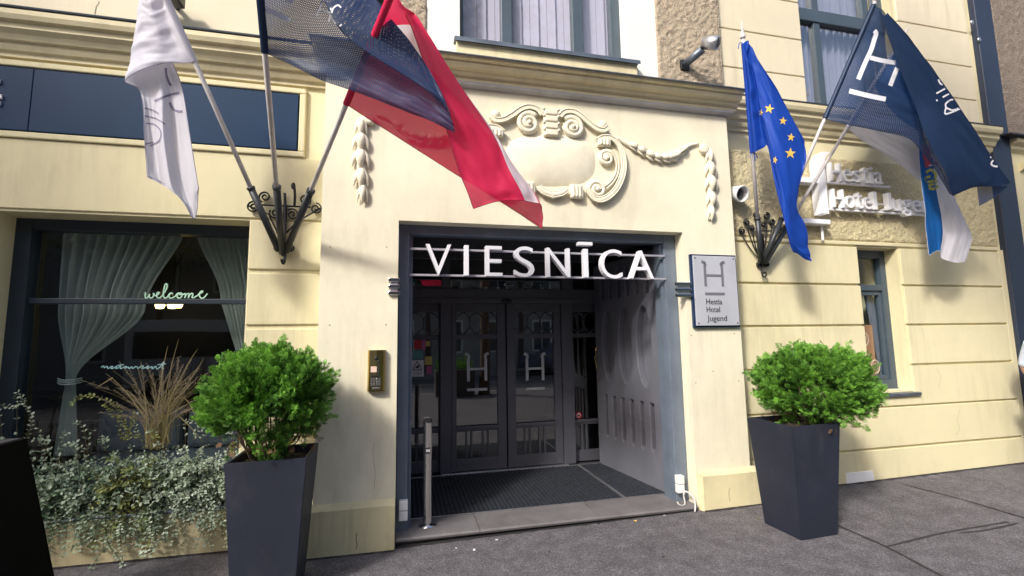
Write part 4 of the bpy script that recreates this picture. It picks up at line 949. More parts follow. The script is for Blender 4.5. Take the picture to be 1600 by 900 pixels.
m = MB(); m.box(lx(903), lx(925), VY0-.03, VY0+.033, LZ1+.034, LZ1+.066, .003); m.build("letter_macron", M_WHITE, vs_)

# ------------------------------------------------------------------ sign on the roughcast
hs = thing("wall_sign", (4.5, 4.0, 2.8), "white raised hotel name with large H logo on the roughcast", "sign")
def sbox(name, x0, x1, z0, z1, y0=3.99, y1=4.09): m = MB(); m.box(x0, x1, y0, y1, z0, z1, .004); return m.build(name, M_SIGNW, hs)
m = MB()
hx0, hx1 = 4.02, 4.425
for s_, xx in ((-1, hx0), (1, hx1)):
    pts = smooth_pts([Vector((xx, 0, 2.90)), Vector((xx, 0, 3.3)), Vector((xx, 0, 3.46)), Vector((xx+s_*.03, 0, 3.55)), Vector((xx+s_*.09, 0, 3.60))], 14)
    n = len(pts); ln = [(p.x-.05, p.z) for p in pts]+[(p.x+.05, p.z) for p in reversed(pts)]
    m.prism(ln, 3.99, 4.09)
m.build("logo_stem", M_SIGNW, hs)
sbox("logo_bar", hx0-.0, hx1+.05, 3.235, 3.295, 3.992, 4.088); sbox("logo_dash", hx0-.06, hx1+.06, 2.785, 2.835)
def letters(txt, x0, h, z0, wmap, y=4.0, d=.06):
    x = x0
    for ch, w_ in zip(txt, wmap):
        if ch == ' ': x += w_; continue
        m = MB(); a, b = z0, z0+h
        low = ch in "esaoun"
        if low: b = z0+h*.68
        if ch == 'i': b = z0+h*.92
        if ch in 'gJ' : pass
        if ch == 'g': a, b = z0-h*.26, z0+h*.68
        if ch == 't': b = z0+h*.9
        text_box(m, ch, x, x+w_*.86, a, b, y, d, -.004); m.build("letter", M_SIGNW, hs); x += w_
letters("Hestia", 4.565, .205, 3.285, (.165, .14, .125, .10, .065, .14)); letters("Hotel Jugend", 4.565, .205, 2.985, (.165, .145, .10, .14, .055, .09, .13, .14, .15, .14, .145, .15))
sbox("rail", 4.47, 5.42, 3.262, 3.284, 4.03, 4.06); sbox("rail", 4.41, 6.0, 2.955, 2.977, 4.03, 4.06); sbox("rail", 4.425, 4.445, 2.62, 2.785, 4.05, 4.07); sbox("rail", 5.23, 5.36, 3.06, 3.075, 4.05, 4.07)

# ------------------------------------------------------------------ plaque, intercom, cameras
pl = thing("plaque", (2.93, F, 1.69), "brushed metal hotel plaque with blue edge right of the entrance", "plaque")
px0, px1, pz0, pz1 = 2.682, 3.188, 1.685, 2.392
m = MB(); m.box(px0, px1, F-.032, F, pz0, pz1, .004); m.build("frame", M_PLAQUE_FR, pl)
m = MB(); m.box(px0+.018, px1-.016, F-.046, F-.033, pz0+.018, pz1-.016, .003); m.build("plate", M_PLAQUE, pl)
m = MB(); logo(m, 2.80+.02, 2.98+.03, 2.08, 2.32, F-.050, .026, .003, True); m.build("logo", M_GREYINK, pl)
for i, (t_, z) in enumerate((("Hestia", 1.905), ("Hotel", 1.83), ("Jugend", 1.745))):
    m = MB(); wd = (.175, .145, .215)[i]
    text_box(m, t_, 2.815, 2.815+wd, z-(.016 if t_ == "Jugend" else 0), z+.054, F-.0495, .003, -.004); m.build("lettering", M_INK, pl)
m = MB()
for x in (px0+.04, px1-.04):
    for z in (pz0+.04, pz1-.04): m = MB(); m.lathe([(.007, 0), (.007, .003), (.004, .005), (.001, .005)], (x, F-.046, z), 10, axis=(0, -1, 0)); m.build("screw", M_BLACKPL, pl)
ic = thing("intercom", (-.205, F, 1.21), "polished brass intercom with keypad left of the entrance", "intercom")
ix0, ix1, iz0, iz1 = -.272, -.138, 1.208, 1.532
m = MB(); prof = [(ix0, F), (ix0, F-.035), (ix0+.012, F-.05), ((ix0+ix1)/2, F-.056), (ix1-.012, F-.05), (ix1, F-.035), (ix1, F)]
n = len(prof); m.add([(x, y, iz0) for x, y in prof]+[(x, y, iz1) for x, y in prof], [list(range(n))[::-1], list(range(n, 2*n))]+[[i, i+1, i+1+n, i+n] for i in range(n-1)]); m.build("housing", M_BRASS, ic)
m = MB(); cxm = (ix0+ix1)/2
for i in range(4):
    for j in range(5): m.box(cxm-.040+i*.02, cxm-.040+i*.02+.014, F-.062, F-.05, iz0+.045+j*.0125, iz0+.045+j*.0125+.009, .001)
m.build("key", M_STEEL, ic)
m = MB(); m.box(cxm-.036, cxm+.03, F-.06, F-.05, iz0+.112, iz0+.128, .001); m.lathe([(.016, 0), (.016, .006), (.012, .008), (.001, .008)], (cxm-.002, F-.053, iz1-.066), 18, axis=(0, -1, 0)); m.build("display", M_BLACKPL, ic)
m = MB(); m.box(cxm-.042, cxm+.004, F-.0585, F-.05, iz0+.150, iz0+.195, .001); m.build("name_card", M_POSTERL, ic)
m = MB(); m.box(cxm+.008, cxm+.02, F-.058, F-.05, iz0+.135, iz0+.24, .001); m.box(cxm-.03, cxm+.03, F-.058, F-.05, iz0+.018, iz0+.030, .002); m.build("slot", M_STEEL, ic)

dc = thing("dome_camera", (3.38, 4.0, 3.0), "white hooded security camera beside the right flag bracket", "security camera")
c = at(1157, 303, 3.98)
m = MB(); ax = Vector((.12, -1, -.35)).normalized(); m.lathe([(.001, -.14), (.05, -.14), (.075, -.10), (.085, -.0), (.085, .03), (.074, .03), (.07, -.06), (.001, -.065)], c, 28, axis=ax); m.build("hood", M_WHITEPL, dc)
m = MB(); m.lathe([(.055, -.06), (.055, -.02), (.04, -.005), (.001, .0)], c, 24, axis=ax); m.build("lens", M_BLACKPL, dc)
m = MB(); m.tube([c-ax*.1, (c.x, W+.0, c.z+.03)], .03, 12); m.box(c.x-.05, c.x+.05, W-.05, W-.0, c.z-.03, c.z+.08, .01); m.build("mount", M_WHITEPL, dc)
sp = thing("spotlight", (2.82, 4.0, 4.4), "grey spotlight on a tube arm fixed to the roughcast pier", "spotlight")
a, b = at(1070, 101, B-.03), at(1103, 73, 3.78)
m = MB(); m.tube([a, a.lerp(b, .85)], .038, 16); m.build("arm", M_FLASH, sp)
ax = Vector((.55, -.55, -.35)).normalized(); c = at(1112, 67, 3.74)
m = MB(); m.lathe([(.03, -.10), (.055, -.09), (.06, -.05), (.066, -.048), (.068, .06), (.06, .065), (.055, .05), (.001, .045)], c, 24, axis=ax); m.build("head", M_ALU, sp)
m = MB(); m.lathe([(.054, .046), (.054, .052), (.001, .056)], c, 20, axis=ax); m.build("lens", M_BLACKPL, sp)
m = MB(); m.tube(smooth_pts([a.lerp(b, .8)+Vector((0, 0, .03)), b+Vector((-.03, 0, .07)), c-ax*.06+Vector((0, 0, .05)), c-ax*.09], 14), .006, 6); m.box(a.x-.05, a.x+.05, a.y-.01, B, a.z-.06, a.z+.05, .008); m.build("bracket", M_BLACKPL, sp)
bl_ = thing("wall_lamp", (-.15, 4.0, 4.5), "black round wall lamp at the top behind the red flag", "lamp")
c = at(588, -2, 3.80)
m = MB(); m.lathe([(.02, .12), (.06, .10), (.085, .0), (.08, -.03), (.001, -.035)], c, 24); m.build("shade", M_BLACKPL, bl_)
m = MB(); m.tube([c+Vector((0, 0, .1)), (c.x, B, c.z+.16)], .014, 8); m.tube([c+Vector((.0, .02, -.02)), at(592, 28, 3.9)], .01, 8); m.build("arm", M_BLACKPL, bl_)

c = at(262, 0, 3.95); tl = thing("eave_lamp", (c.x, 3.95, c.z), "dark flat lamp on the plaster above the left cornice, cut by the top edge", "lamp")
m = MB(); m.box(c.x-.10, c.x+.10, 3.86, 4.02, c.z-.02, c.z+.08, .015); m.build("housing", M_BLACKPL, tl); m = MB(); m.tube([(c.x, 4.0, c.z+.05), (c.x, W, c.z+.05)], .02, 8); m.build("arm", M_BLACKPL, tl)
# sensor boxes on the frame feet, cable, post, white patch
for px, py, lb in ((630, 797, "white sensor box at the foot of the left door frame"), (1062, 756, "white sensor box at the foot of the right door frame")):
    c = at(px, py, FY0-.03); t = thing("sensor_box", (c.x, FY0, c.z), lb, "box", "sensor boxes at the entrance")
    m = MB(); m.box(c.x-.034, c.x+.036, FY0-.06, FY0-.002, c.z+.003, c.z+.078, .006); m.build("cover", M_WHITEPL, t); m = MB(); m.box(c.x-.034, c.x+.036, FY0-.055, FY0-.002, c.z-.078, c.z-.001, .006); m.build("base", M_WHITEPL, t)
c = at(1062, 770, FY0-.03)
m = MB(); m.tube(smooth_pts([at(1068, 774, 4.0), at(1071, 768, 3.99), at(1080, 773, 3.93), at(1086, 785, 3.90), at(1086, 800, 3.88)], 24), .008, 8); m.tube(smooth_pts([at(1068, 774, 4.0), at(1070, 788, 3.97), at(1062, 789, 3.94), at(1058, 784, 3.95)], 20), .006, 8)
tag(m.build("loose_cable", M_CABLE), "grey loose cable curling at the right end of the doorstep", "cable")
po = thing("ashtray_post", (.21, 4.10, .078), "slender polished steel post standing on the doorstep", "post")
c = Vector((.212, 4.105, .078))
m = MB(); pts = 24; r_ = .036
v0 = [(c.x+r_*math.cos(2*math.pi*k/pts), c.y+r_*math.sin(2*math.pi*k/pts)) for k in range(pts)]
m.add([(x, y, c.z+.004) for x, y in v0]+[(x, y, .93+.55*(y-c.y)-.2*(x-c.x)) for x, y in v0], [[k, (k+1) % pts, pts+(k+1) % pts, pts+k] for k in range(pts)], True); m.build("tube", M_STEEL, po)
m = MB(); m.add([(c.x+(x-c.x)*.8, c.y+(y-c.y)*.8, .925+.55*(y-c.y)*.8) for x, y in v0], [list(range(pts))]); m.build("opening", M_BLACKPL, po)
m = MB(); m.lathe([(.075, 0), (.075, .006), (.04, .012), (.037, .02)], c, 28); m.build("foot_plate", M_STEEL, po)
m = MB(); m.box(c.x-.022, c.x+.022, c.y-.0375, c.y-.03, .66, .71, .002); m.build("badge", M_BLACKPL, po)
m = MB()
for k in range(3): m.box(c.x-.014+k*.011, c.x-.008+k*.011, c.y-.0385, c.y-.037, .675, .697)
m.build("badge_mark", M_PAPER, po)
m = MB(); a = [at(x, y, W-.02) for x, y in ((1321, 739), (1362, 735), (1366, 752), (1345, 755), (1322, 755.5))]; m.prism([(p.x, p.z) for p in a][::-1], W-.030, W-.020); P("patch", M_PATCH, m)

# ------------------------------------------------------------------ neighbour and drain
nb = thing("neighbour_building", (9, 4.2, 0), "neighbouring building with brown roughcast upper wall at right edge", "building")
m = MB(); m.box(7.47, 13, W-.03, W+.5, -.1, 3.9); m.build("wall", M_WALL, nb)
roughcast("roughcast_wall", 7.47, 9.6, 4.08, 7.5, W-.05, .018, M_ROUGH3, .03, nb)
m = MB(); m.profile_x([(W-.03, 3.86), (W-.08, 3.90), (W-.08, 3.94), (W-.14, 3.97), (W-.14, 4.02), (W+.1, 4.05)], 7.47, 11); m.profile_x([(W-.03, 3.62), (W-.09, 3.66), (W-.09, 3.72), (W-.03, 3.74)], 7.62, 11); m.build("cornice", M_TRIM, nb)
m = MB(); m.profile_x([(W-.19, 4.03), (W-.19, 4.05), (W+.05, 4.10), (W+.05, 4.07)], 7.3, 11); m.build("flashing", M_BLACKPL, nb)
dp = thing("downpipe", (7.3, 4.1, 0), "dark navy boxed downpipe between the two buildings", "downpipe")
M_PIPE = principled("downpipe_paint", (0.022, 0.032, 0.06), 0.45, 0, 0.15, 4)
m = MB(); m.box(7.16, 7.46, W-.07, W+.3, 0, 8, .01); m.build("casing", M_PIPE, dp)
m = MB()
for px, py in ((1519, 35), (1530, 62)): p = at(px, py, W-.075); m.lathe([(.03, 0), (.03, .006), (.001, .01)], p, 12, axis=(0, -1, 0))
m.build("bolt", M_ALU, dp)

# ------------------------------------------------------------------ flag brackets
def bracket(base, Ybase, poles, sc, label):
    t = thing("flag_bracket", tuple(at(*base, Ybase)), label, "flag bracket", "wrought iron flag brackets")
    for (p0, p1, px_end) in poles:
        m = MB(); a, b = at(*p0), at(*p1); d = (b-a)
        # socket runs from the base up to the pixel row given
        best = min((abs(pj(a+d*t_)[1]-px_end), t_) for t_ in [k/200 for k in range(200)])[1]
        m.tube([a-d.normalized()*.02, a+d*best], .026*sc, 14); m.lathe([(.03*sc, -.01), (.03*sc, .012)], a+d*best, 14, axis=d); m.build("socket", M_SLEEVE, t)
    return t
def pj(p):
    q = p-EYE; z = q.dot(AX_F); return 800+FPX*q.dot(AX_R)/z, 450-FPX*q.dot(AX_U)/z
POLES = {
 'A': ((434, 388, 4.02), (304, 96, 3.45)), 'B': ((441, 392, 4.02), (414, 82, 2.80)), 'C': ((448, 390, 4.02), (541, 163, 2.98)),
 'D': ((1189, 408, 4.02), (1161, 62, 3.50)), 'E': ((1193, 408, 4.02), (1288, 187, 3.62)), 'F': ((1197, 408, 4.02), (1323, 201, 3.80))}
def scroll(m, c, r0, a0, turns, sgn, y, rad=.0065, n=26):
    m.tube([(c.x+(r0*(1-.78*i/n))*math.cos(a0+sgn*turns*2*math.pi*i/n), y, c.z+(r0*(1-.78*i/n))*math.sin(a0+sgn*turns*2*math.pi*i/n)) for i in range(n+1)], rad, 6, flat=2.2)
def lp(x, y): return (370+x/6, 270+y/6)
t1 = bracket((440, 390), W-.02, [(POLES['A'][0], POLES['A'][1], 294), (POLES['B'][0], POLES['B'][1], 292), (POLES['C'][0], POLES['C'][1], 299)], 1.0, "black wrought iron bracket holding three flags left of the entrance")
m = MB(); YB = W-.05
for (x, y, r, a0, s_) in ((155, 322, .048, 1.5, 1), (265, 225, .048, -2.0, -1), (360, 380, .045, 2.5, 1), (520, 390, .05, 2.4, -1), (640, 255, .048, -1.0, 1), (740, 335, .048, 1.5, -1), (385, 708, .034, .5, 1), (500, 708, .034, 2.6, -1)):
    scroll(m, at(*lp(x, y), YB), r, a0, 1.6, s_, YB)
m.tube([at(*lp(200, 300), YB), at(*lp(690, 322), YB)], .008, 6); m.tube([at(*lp(110, 310), YB), at(*lp(300, 390), YB), at(*lp(430, 660), YB)], .007, 6); m.tube([at(*lp(790, 330), YB), at(*lp(560, 460), YB), at(*lp(470, 560), YB)], .007, 6)
m.tube(smooth_pts([at(*lp(540, 320), YB), at(*lp(545, 200), YB-.02), at(*lp(535, 105), YB-.03), at(*lp(520, 120), YB-.05), at(*lp(528, 150), YB-.05)], 20), .011, 6)
m.tube(smooth_pts([at(*lp(365, 160), YB), at(*lp(352, 110), YB-.02), at(*lp(358, 85), YB-.03)], 10), .010, 6)
m.tube(smooth_pts([at(*lp(450, 190), YB), at(*lp(455, 400), YB), at(*lp(450, 640), YB-.02), at(*lp(450, 800), YB-.03), at(*lp(435, 850), YB-.05), at(*lp(420, 810), YB-.06)], 24), .012, 6)
m.tube([at(*lp(370, 560), YB), at(*lp(480, 560), YB)], .006, 6)
m.build("scrollwork", M_BLACK, t1)
m = MB(); a, b = at(*lp(455, 300), W-.03), at(*lp(445, 780), W-.03); m.box(a.x-.014, a.x+.014, W-.04, W-.016, b.z, a.z, .003); m.build("wall_bar", M_BLACK, t1)
def rp(x, y): return (1140+x*120/675, 280+y*160/900)
t2 = bracket((1192, 405), W-.02, [(POLES['D'][0], POLES['D'][1], 342), (POLES['E'][0], POLES['E'][1], 342), (POLES['F'][0], POLES['F'][1], 357)], 1.0, "black wrought iron bracket holding three flags right of the entrance")
m = MB()
for (x, y, r, a0, s_) in ((112, 455, .04, 1.5, 1), (152, 380, .04, 1.2, 1), (240, 320, .04, 1.4, 1), (325, 325, .042, 1.6, -1), (372, 380, .036, 1.4, -1), (200, 430, .034, 1.2, 1), (300, 400, .034, 1.2, -1), (440, 450, .034, 1.2, -1), (470, 430, .03, 1.0, -1), (258, 750, .03, .5, 1), (325, 750, .03, 2.6, -1)):
    scroll(m, at(*rp(x, y), YB), r, a0, 1.6, s_, YB)
for x0_, y0_ in ((112, 500), (152, 420), (200, 470), (325, 370), (372, 420), (440, 490)): m.tube(smooth_pts([at(*rp(x0_, y0_), YB), at(*rp((x0_+285)/2+(-10 if x0_ < 285 else 10), (y0_+740)/2), YB), at(*rp(285, 740), YB)], 12), .006, 6)
m.tube([at(*rp(230, 455), YB), at(*rp(365, 455), YB)], .008, 6)
m.tube(smooth_pts([at(*rp(280, 735), YB), at(*rp(282, 820), YB-.01), at(*rp(300, 858), YB-.02), at(*rp(322, 845), YB-.02), at(*rp(315, 818), YB-.02), at(*rp(296, 825), YB-.02)], 24), .008, 6)
m.build("scrollwork", M_BLACK, t2)
m = MB(); a, b = at(*rp(285, 480), W-.03), at(*rp(280, 770), W-.03); m.box(a.x-.012, a.x+.012, W-.04, W-.016, b.z, a.z, .003); m.build("wall_bar", M_BLACK, t2)

# ------------------------------------------------------------------ flags
def pole_point(k, t): a, b = at(*POLES[k][0]), at(*POLES[k][1]); return a+(b-a)*t
def pole_t_at(k, py):
    return min((abs(pj(pole_point(k, t))[1]-py), t) for t in [j/200 for j in range(60, 560)] if (pole_point(k, t)-EYE).dot(AX_F) > .3)[1]
def flag_thing(k, label, t_top, finial=None):
    a = pole_point(k, 0); t = thing("flag", tuple(a), label, "flag", "flags over the entrance")
    m = MB(); b = pole_point(k, t_top); m.tube([pole_point(k, .1), b], .0165, 14)
    m.build("pole", M_POLE, t)
    if finial:
        m = MB(); d = (b-a).normalized(); m.lathe([(.017, 0), (.026, .01), (.026, .02), (.018, .04), (.010, .09), (.002, .16)], b-d*.002, 14, axis=d); m.build("finial", M_POLE, t)
    return t
def cloth(name, rows, mat, parent, nu=46, nv=70, wrinkle=.006, wscale=9, dy=0.0):
    """rows run from the hoist to the fly; each row runs from the flag's lower edge to its upper edge"""
    RW_ = [[Vector(p) if isinstance(p, Vector) else at(p[0], p[1], p[2]+dy) for p in r] for r in rows]
    m = MB(); m.uv = []
    for j in range(nv+1):
        v = j/nv
        for i in range(nu+1):
            u = i/nu
            q = catmull([catmull(r, u) for r in RW_], v)
            wr = wrinkle*(noise.noise(Vector((u*wscale, v*wscale*.7, hash_(name)))) + .5*noise.noise(Vector((u*wscale*2.3, v*wscale*1.5, 3+hash_(name)))))*min(1, v*6)
            m.v.append(tuple(q+Vector((0, wr*2, wr*.4)))); m.uv.append((v, u))
    for j in range(nv):
        for i in range(nu): k = j*(nu+1)+i; m.f.append([k, k+1, k+nu+2, k+nu+1]); m.sm.append(True)
    o = m.build(name, mat, parent)
    hem = MB()
    for line in ([j*(nu+1) for j in range(nv+1)], [j*(nu+1)+nu for j in range(nv+1)], [nv*(nu+1)+i for i in range(nu+1)]):
        hem.tube([m.v[k] for k in line], .0022, 5)
    sl = MB(); sl.tube([m.v[i] for i in range(nu+1)], .021, 12)
    return o, m, hem, sl
def hash_(s): return sum(ord(c) for c in s) % 17
def bvh(m): return BVHTree.FromPolygons([Vector(v) for v in m.v], m.f)
def project(tree, px, py, off=.003):
    d = ray(px, py).normalized(); h = tree.ray_cast(EYE, d, 30)
    return (h[0]-d*off) if h[0] is not None else None
def print_strokes(tree, lines, w_px, mat, parent, name="print", n=None):
    """printed strokes lying on the cloth: ribbons that follow its surface"""
    m = MB()
    for ln in lines:
        P2 = smooth_pts([Vector((a, b, 0)) for a, b in ln], max(8, (len(ln)-1)*8))
        L_, R_ = [], []
        for i, p in enumerate(P2):
            t = (P2[min(i+1, len(P2)-1)]-P2[max(i-1, 0)]); t.normalize(); nn = Vector((-t.y, t.x, 0))*w_px/2
            L_.append(project(tree, p.x-nn.x, p.y-nn.y)); R_.append(project(tree, p.x+nn.x, p.y+nn.y))
        for i in range(len(P2)-1):
            q = (L_[i], R_[i], R_[i+1], L_[i+1])
            if all(x is not None for x in q) and max((a-b).length for a in q for b in q) < .12: m.quad(*q)
    if m.f: return m.build(name, mat, parent)
def print_poly(tree, poly, mat, parent, name="print"):
    bm = bmesh.new(); vs2 = [bm.verts.new((x, y, 0)) for x, y in poly]; bm.faces.new(vs2)
    bmesh.ops.triangulate(bm, faces=bm.faces[:]); bmesh.ops.subdivide_edges(bm, edges=bm.edges[:], cuts=2, use_grid_fill=True)
    m = MB(); pts = [project(tree, v.co.x, v.co.y) for v in bm.verts]; bm.verts.index_update()
    for f in bm.faces:
        q = [pts[v.index] for v in f.verts]
        if all(x is not None for x in q): m.add(q, [list(range(len(q)))])
    bm.free()
    if m.f: return m.build(name, mat, parent)

# A: white flag
fA = flag_thing('A', "white flag with grey print hanging limp, leftmost of all", 1.55)
tA = pole_t_at('A', 98); hA = [pole_point('A', tA+(1.5-tA)*k/4) for k in range(5)]
oA, mA, hem, sl = cloth("cloth", [hA,
    [(285, 98, 3.43), (272, 60, 3.42), (262, 20, 3.40), (252, -10, 3.38), (240, -40, 3.34)],
    [(258, 99, 3.42), (248, 66, 3.40), (240, 30, 3.38), (234, 0, 3.36), (226, -34, 3.33)],
    [(222, 108, 3.42), (218, 70, 3.42), (220, 30, 3.40), (222, 0, 3.38), (220, -30, 3.36)],
    [(195, 126, 3.45), (205, 84, 3.46), (213, 50, 3.46), (219, 10, 3.45), (221, -20, 3.45)],
    [(215, 138, 3.52), (226, 120, 3.53), (240, 105, 3.54), (254, 98, 3.54), (268, 92, 3.54)],
    [(223, 160, 3.50), (236, 152, 3.52), (252, 145, 3.50), (266, 140, 3.54), (284, 136, 3.52)],
    [(226, 215, 3.50), (242, 220, 3.53), (256, 212, 3.50), (272, 214, 3.55), (296, 205, 3.53)],
    [(230, 272, 3.50), (250, 282, 3.53), (268, 290, 3.51), (286, 292, 3.55), (309, 288, 3.53)],
    [(231, 275, 3.50), (258, 288, 3.53), (284, 312, 3.51), (304, 341, 3.54), (310, 292, 3.54)]], M_LIN_WHITE, fA, 48, 90)
hem.build("hem", M_FLAGINK, fA); sl.build("sleeve", M_LIN_WHITE, fA)
tr_ = bvh(mA)
print_strokes(tr_, [[(241, 158), (255, 152), (270, 147), (280, 145)], [(265, 160), (270, 170), (278, 174), (285, 174)], [(259, 106), (260, 118), (265, 131), (268, 133)]], 3.6, M_FLAGINK, fA)
print_strokes(tr_, [[(226, 169), (238, 172), (248, 178)], [(226, 181), (240, 184), (252, 190), (258, 194)], [(228, 193), (240, 194), (250, 203), (251, 214), (246, 222), (234, 228)], [(228, 225), (240, 222)]], 2.2, M_FLAGINK, fA)

# B: navy mesh flag, streaming right
fB = flag_thing('B', "navy perforated flag streaming right across the red one", 1.5)
tB = pole_t_at('B', 82); hB = [pole_point('B', tB+(1.45-tB)*k/5) for k in range(6)]
oB, mB, hem, sl = cloth("cloth", [hB,
    [(450, 98, 3.22), (452, 50, 3.19), (462, 10, 3.17), (480, -30, 3.15), (500, -60, 3.13), (470, -40, 3.08)],
    [(500, 124, 3.20), (508, 80, 3.17), (525, 35, 3.15), (552, -5, 3.13), (575, -12, 3.11), (500, -10, 3.06)],
    [(560, 144, 3.18), (570, 115, 3.16), (590, 80, 3.14), (618, 45, 3.12), (612, 42, 3.09), (538, 52, 3.06)],
    [(620, 168, 3.17), (630, 146, 3.15), (645, 122, 3.13), (662, 96, 3.11), (650, 100, 3.09), (600, 98, 3.07)],
    [(672, 188, 3.16), (678, 172, 3.14), (686, 160, 3.12), (692, 150, 3.10), (684, 146, 3.09), (655, 132, 3.08)],
    [(711, 207, 3.15), (709, 200, 3.13), (706, 190, 3.12), (703, 180, 3.11), (700, 172, 3.10), (690, 160, 3.09)]], M_NAVY, fB, 56, 90, .011, 7, -.45)
hem.build("hem", M_NAVY_S, fB); sl.build("sleeve", M_NAVY_S, fB)
tr_ = bvh(mB)
print_strokes(tr_, [[(400, 8), (426, 19), (453, 32)]], 8, M_FLAGWHITE, fB)
print_strokes(tr_, [[(447, 0), (459, 3)]], 7, M_FLAGWHITE, fB)
print_strokes(tr_, [[(504, 2), (495, 24)], [(517, 12), (514, 34)], [(499, 13), (516, 20)], [(521, 12), (518, 22), (522, 33), (530, 40), (534, 38)], [(521, 12), (528, 8), (533, 12)]], 2.6, M_FLAGWHITE, fB)

# C: carmine white carmine flag
fC = flag_thing('C', "carmine flag with white stripe folded and trailing over the portal", 1.62)
tC = pole_t_at('C', 163); hC = [pole_point('C', tC+(1.62-tC)*k/6) for k in range(7)]
oC, mC, hem, sl = cloth("cloth", [hC,
    [(580, 188, 3.50), (600, 150, 3.47), (622, 110, 3.44), (640, 68, 3.42), (645, 25, 3.36), (630, 8, 3.32), (618, -6, 3.30)],
    [(617, 212, 3.50), (636, 165, 3.47), (655, 112, 3.43), (672, 85, 3.40), (672, 58, 3.34), (655, 45, 3.30), (642, 40, 3.28)],
    [(693, 260, 3.50), (706, 222, 3.47), (722, 180, 3.44), (736, 160, 3.40), (738, 168, 3.34), (702, 150, 3.29), (672, 128, 3.27)],
    [(745, 292, 3.50), (752, 262, 3.47), (764, 225, 3.44), (774, 212, 3.40), (770, 218, 3.35), (730, 208, 3.30), (694, 190, 3.27)],
    [(790, 320, 3.49), (796, 296, 3.46), (806, 268, 3.42), (806, 266, 3.38), (784, 262, 3.34), (748, 262, 3.30), (713, 256, 3.27)],
    [(822, 341, 3.48), (824, 322, 3.45), (832, 298, 3.40), (824, 294, 3.37), (800, 294, 3.33), (764, 298, 3.30), (728, 294, 3.27)],
    [(847, 357, 3.46), (848, 338, 3.43), (845, 321, 3.39), (836, 317, 3.37), (808, 313, 3.34), (775, 315, 3.31), (740, 326, 3.28)]], M_LATVIA, fC, 60, 90, .010, 7, -.53)
M_CARMHEM = principled("carmine_hem", (0.22, 0.004, 0.02), 0.8)
hem.build("hem", M_CARMHEM, fC); sl.build("sleeve", cloth_mat("carmine_sleeve", [(1, CARM)], .2), fC)

# D: blue flag with stars
fD = flag_thing('D', "blue flag with gold stars, first right of the entrance", pole_t_at('D', 60), True)
tD0, tD1 = pole_t_at('D', 238), pole_t_at('D', 68); hD = [pole_point('D', tD0+(tD1-tD0)*k/5) for k in range(6)]
oD, mD, hem, sl = cloth("cloth", [hD,
    [(1182, 236, 3.60), (1177, 190, 3.53), (1173, 150, 3.48), (1169, 110, 3.43), (1166, 86, 3.40), (1167, 64, 3.38)],
    [(1192, 231, 3.58), (1188, 190, 3.53), (1184, 160, 3.49), (1179, 125, 3.45), (1172, 92, 3.41), (1170, 66, 3.38)],
    [(1199, 229, 3.52), (1194, 205, 3.50), (1188, 175, 3.47), (1184, 140, 3.43), (1178, 102, 3.40), (1172, 70, 3.37)],
    [(1208, 270, 3.48), (1204, 240, 3.47), (1198, 200, 3.44), (1198, 160, 3.41), (1190, 118, 3.39), (1176, 76, 3.37)],
    [(1220, 320, 3.50), (1218, 290, 3.46), (1212, 250, 3.43), (1216, 200, 3.40), (1208, 148, 3.38), (1184, 92, 3.37)],
    [(1236, 386, 3.54), (1228, 350, 3.48), (1230, 305, 3.44), (1236, 240, 3.42), (1234, 185, 3.40), (1206, 128, 3.38)],
    [(1246, 396, 3.56), (1240, 372, 3.50), (1240, 325, 3.47), (1252, 270, 3.45), (1255, 220, 3.42), (1228, 166, 3.40)],
    [(1257, 404, 3.57), (1256, 384, 3.54), (1250, 340, 3.52), (1243, 305, 3.48), (1259, 250, 3.44), (1254, 215, 3.42)],
    [(1268, 408, 3.58), (1264, 392, 3.57), (1257, 352, 3.55), (1242, 310, 3.52), (1258, 252, 3.47), (1257, 222, 3.45)]], M_EU, fD, 56, 80, .011, 7, .08)
hem.build("hem", M_EU, fD); sl.build("sleeve", M_EU, fD)
def star(x, y, r, rot=0, sx=1): return [(x+sx*r*(1 if k % 2 == 0 else .4)*math.sin(rot+k*math.pi/5), y-r*(1 if k % 2 == 0 else .4)*math.cos(rot+k*math.pi/5)) for k in range(10)]
tr_ = bvh(mD)
for x, y, r, ro, sx in ((1202, 170, 8.2, .2, 1), (1223.5, 189, 7, .1, .95), (1236, 214.5, 7.2, .15, .9), (1235, 239.5, 9.2, .05, 1), (1189, 176, 6, .2, .55), (1211, 250, 6.5, .3, .6)): print_poly(tr_, star(x, y, r, ro, sx), M_STAR, fD, "star")
m = MB(); q = pole_point('D', tD0)
for dx, dz in ((-.05, -.06), (.04, -.06), (.01, -.09)): m.tube(smooth_pts([q, q+Vector((dx*.5, -.02, -.01)), q+Vector((dx, -.02, dz))], 10), .004, 5)
q2 = pole_point('D', tD1); m.tube(smooth_pts([q2, q2+Vector((-.05, -.01, -.01)), q2+Vector((-.07, -.01, -.07))], 10), .004, 5); m.build("tie", M_EU, fD)

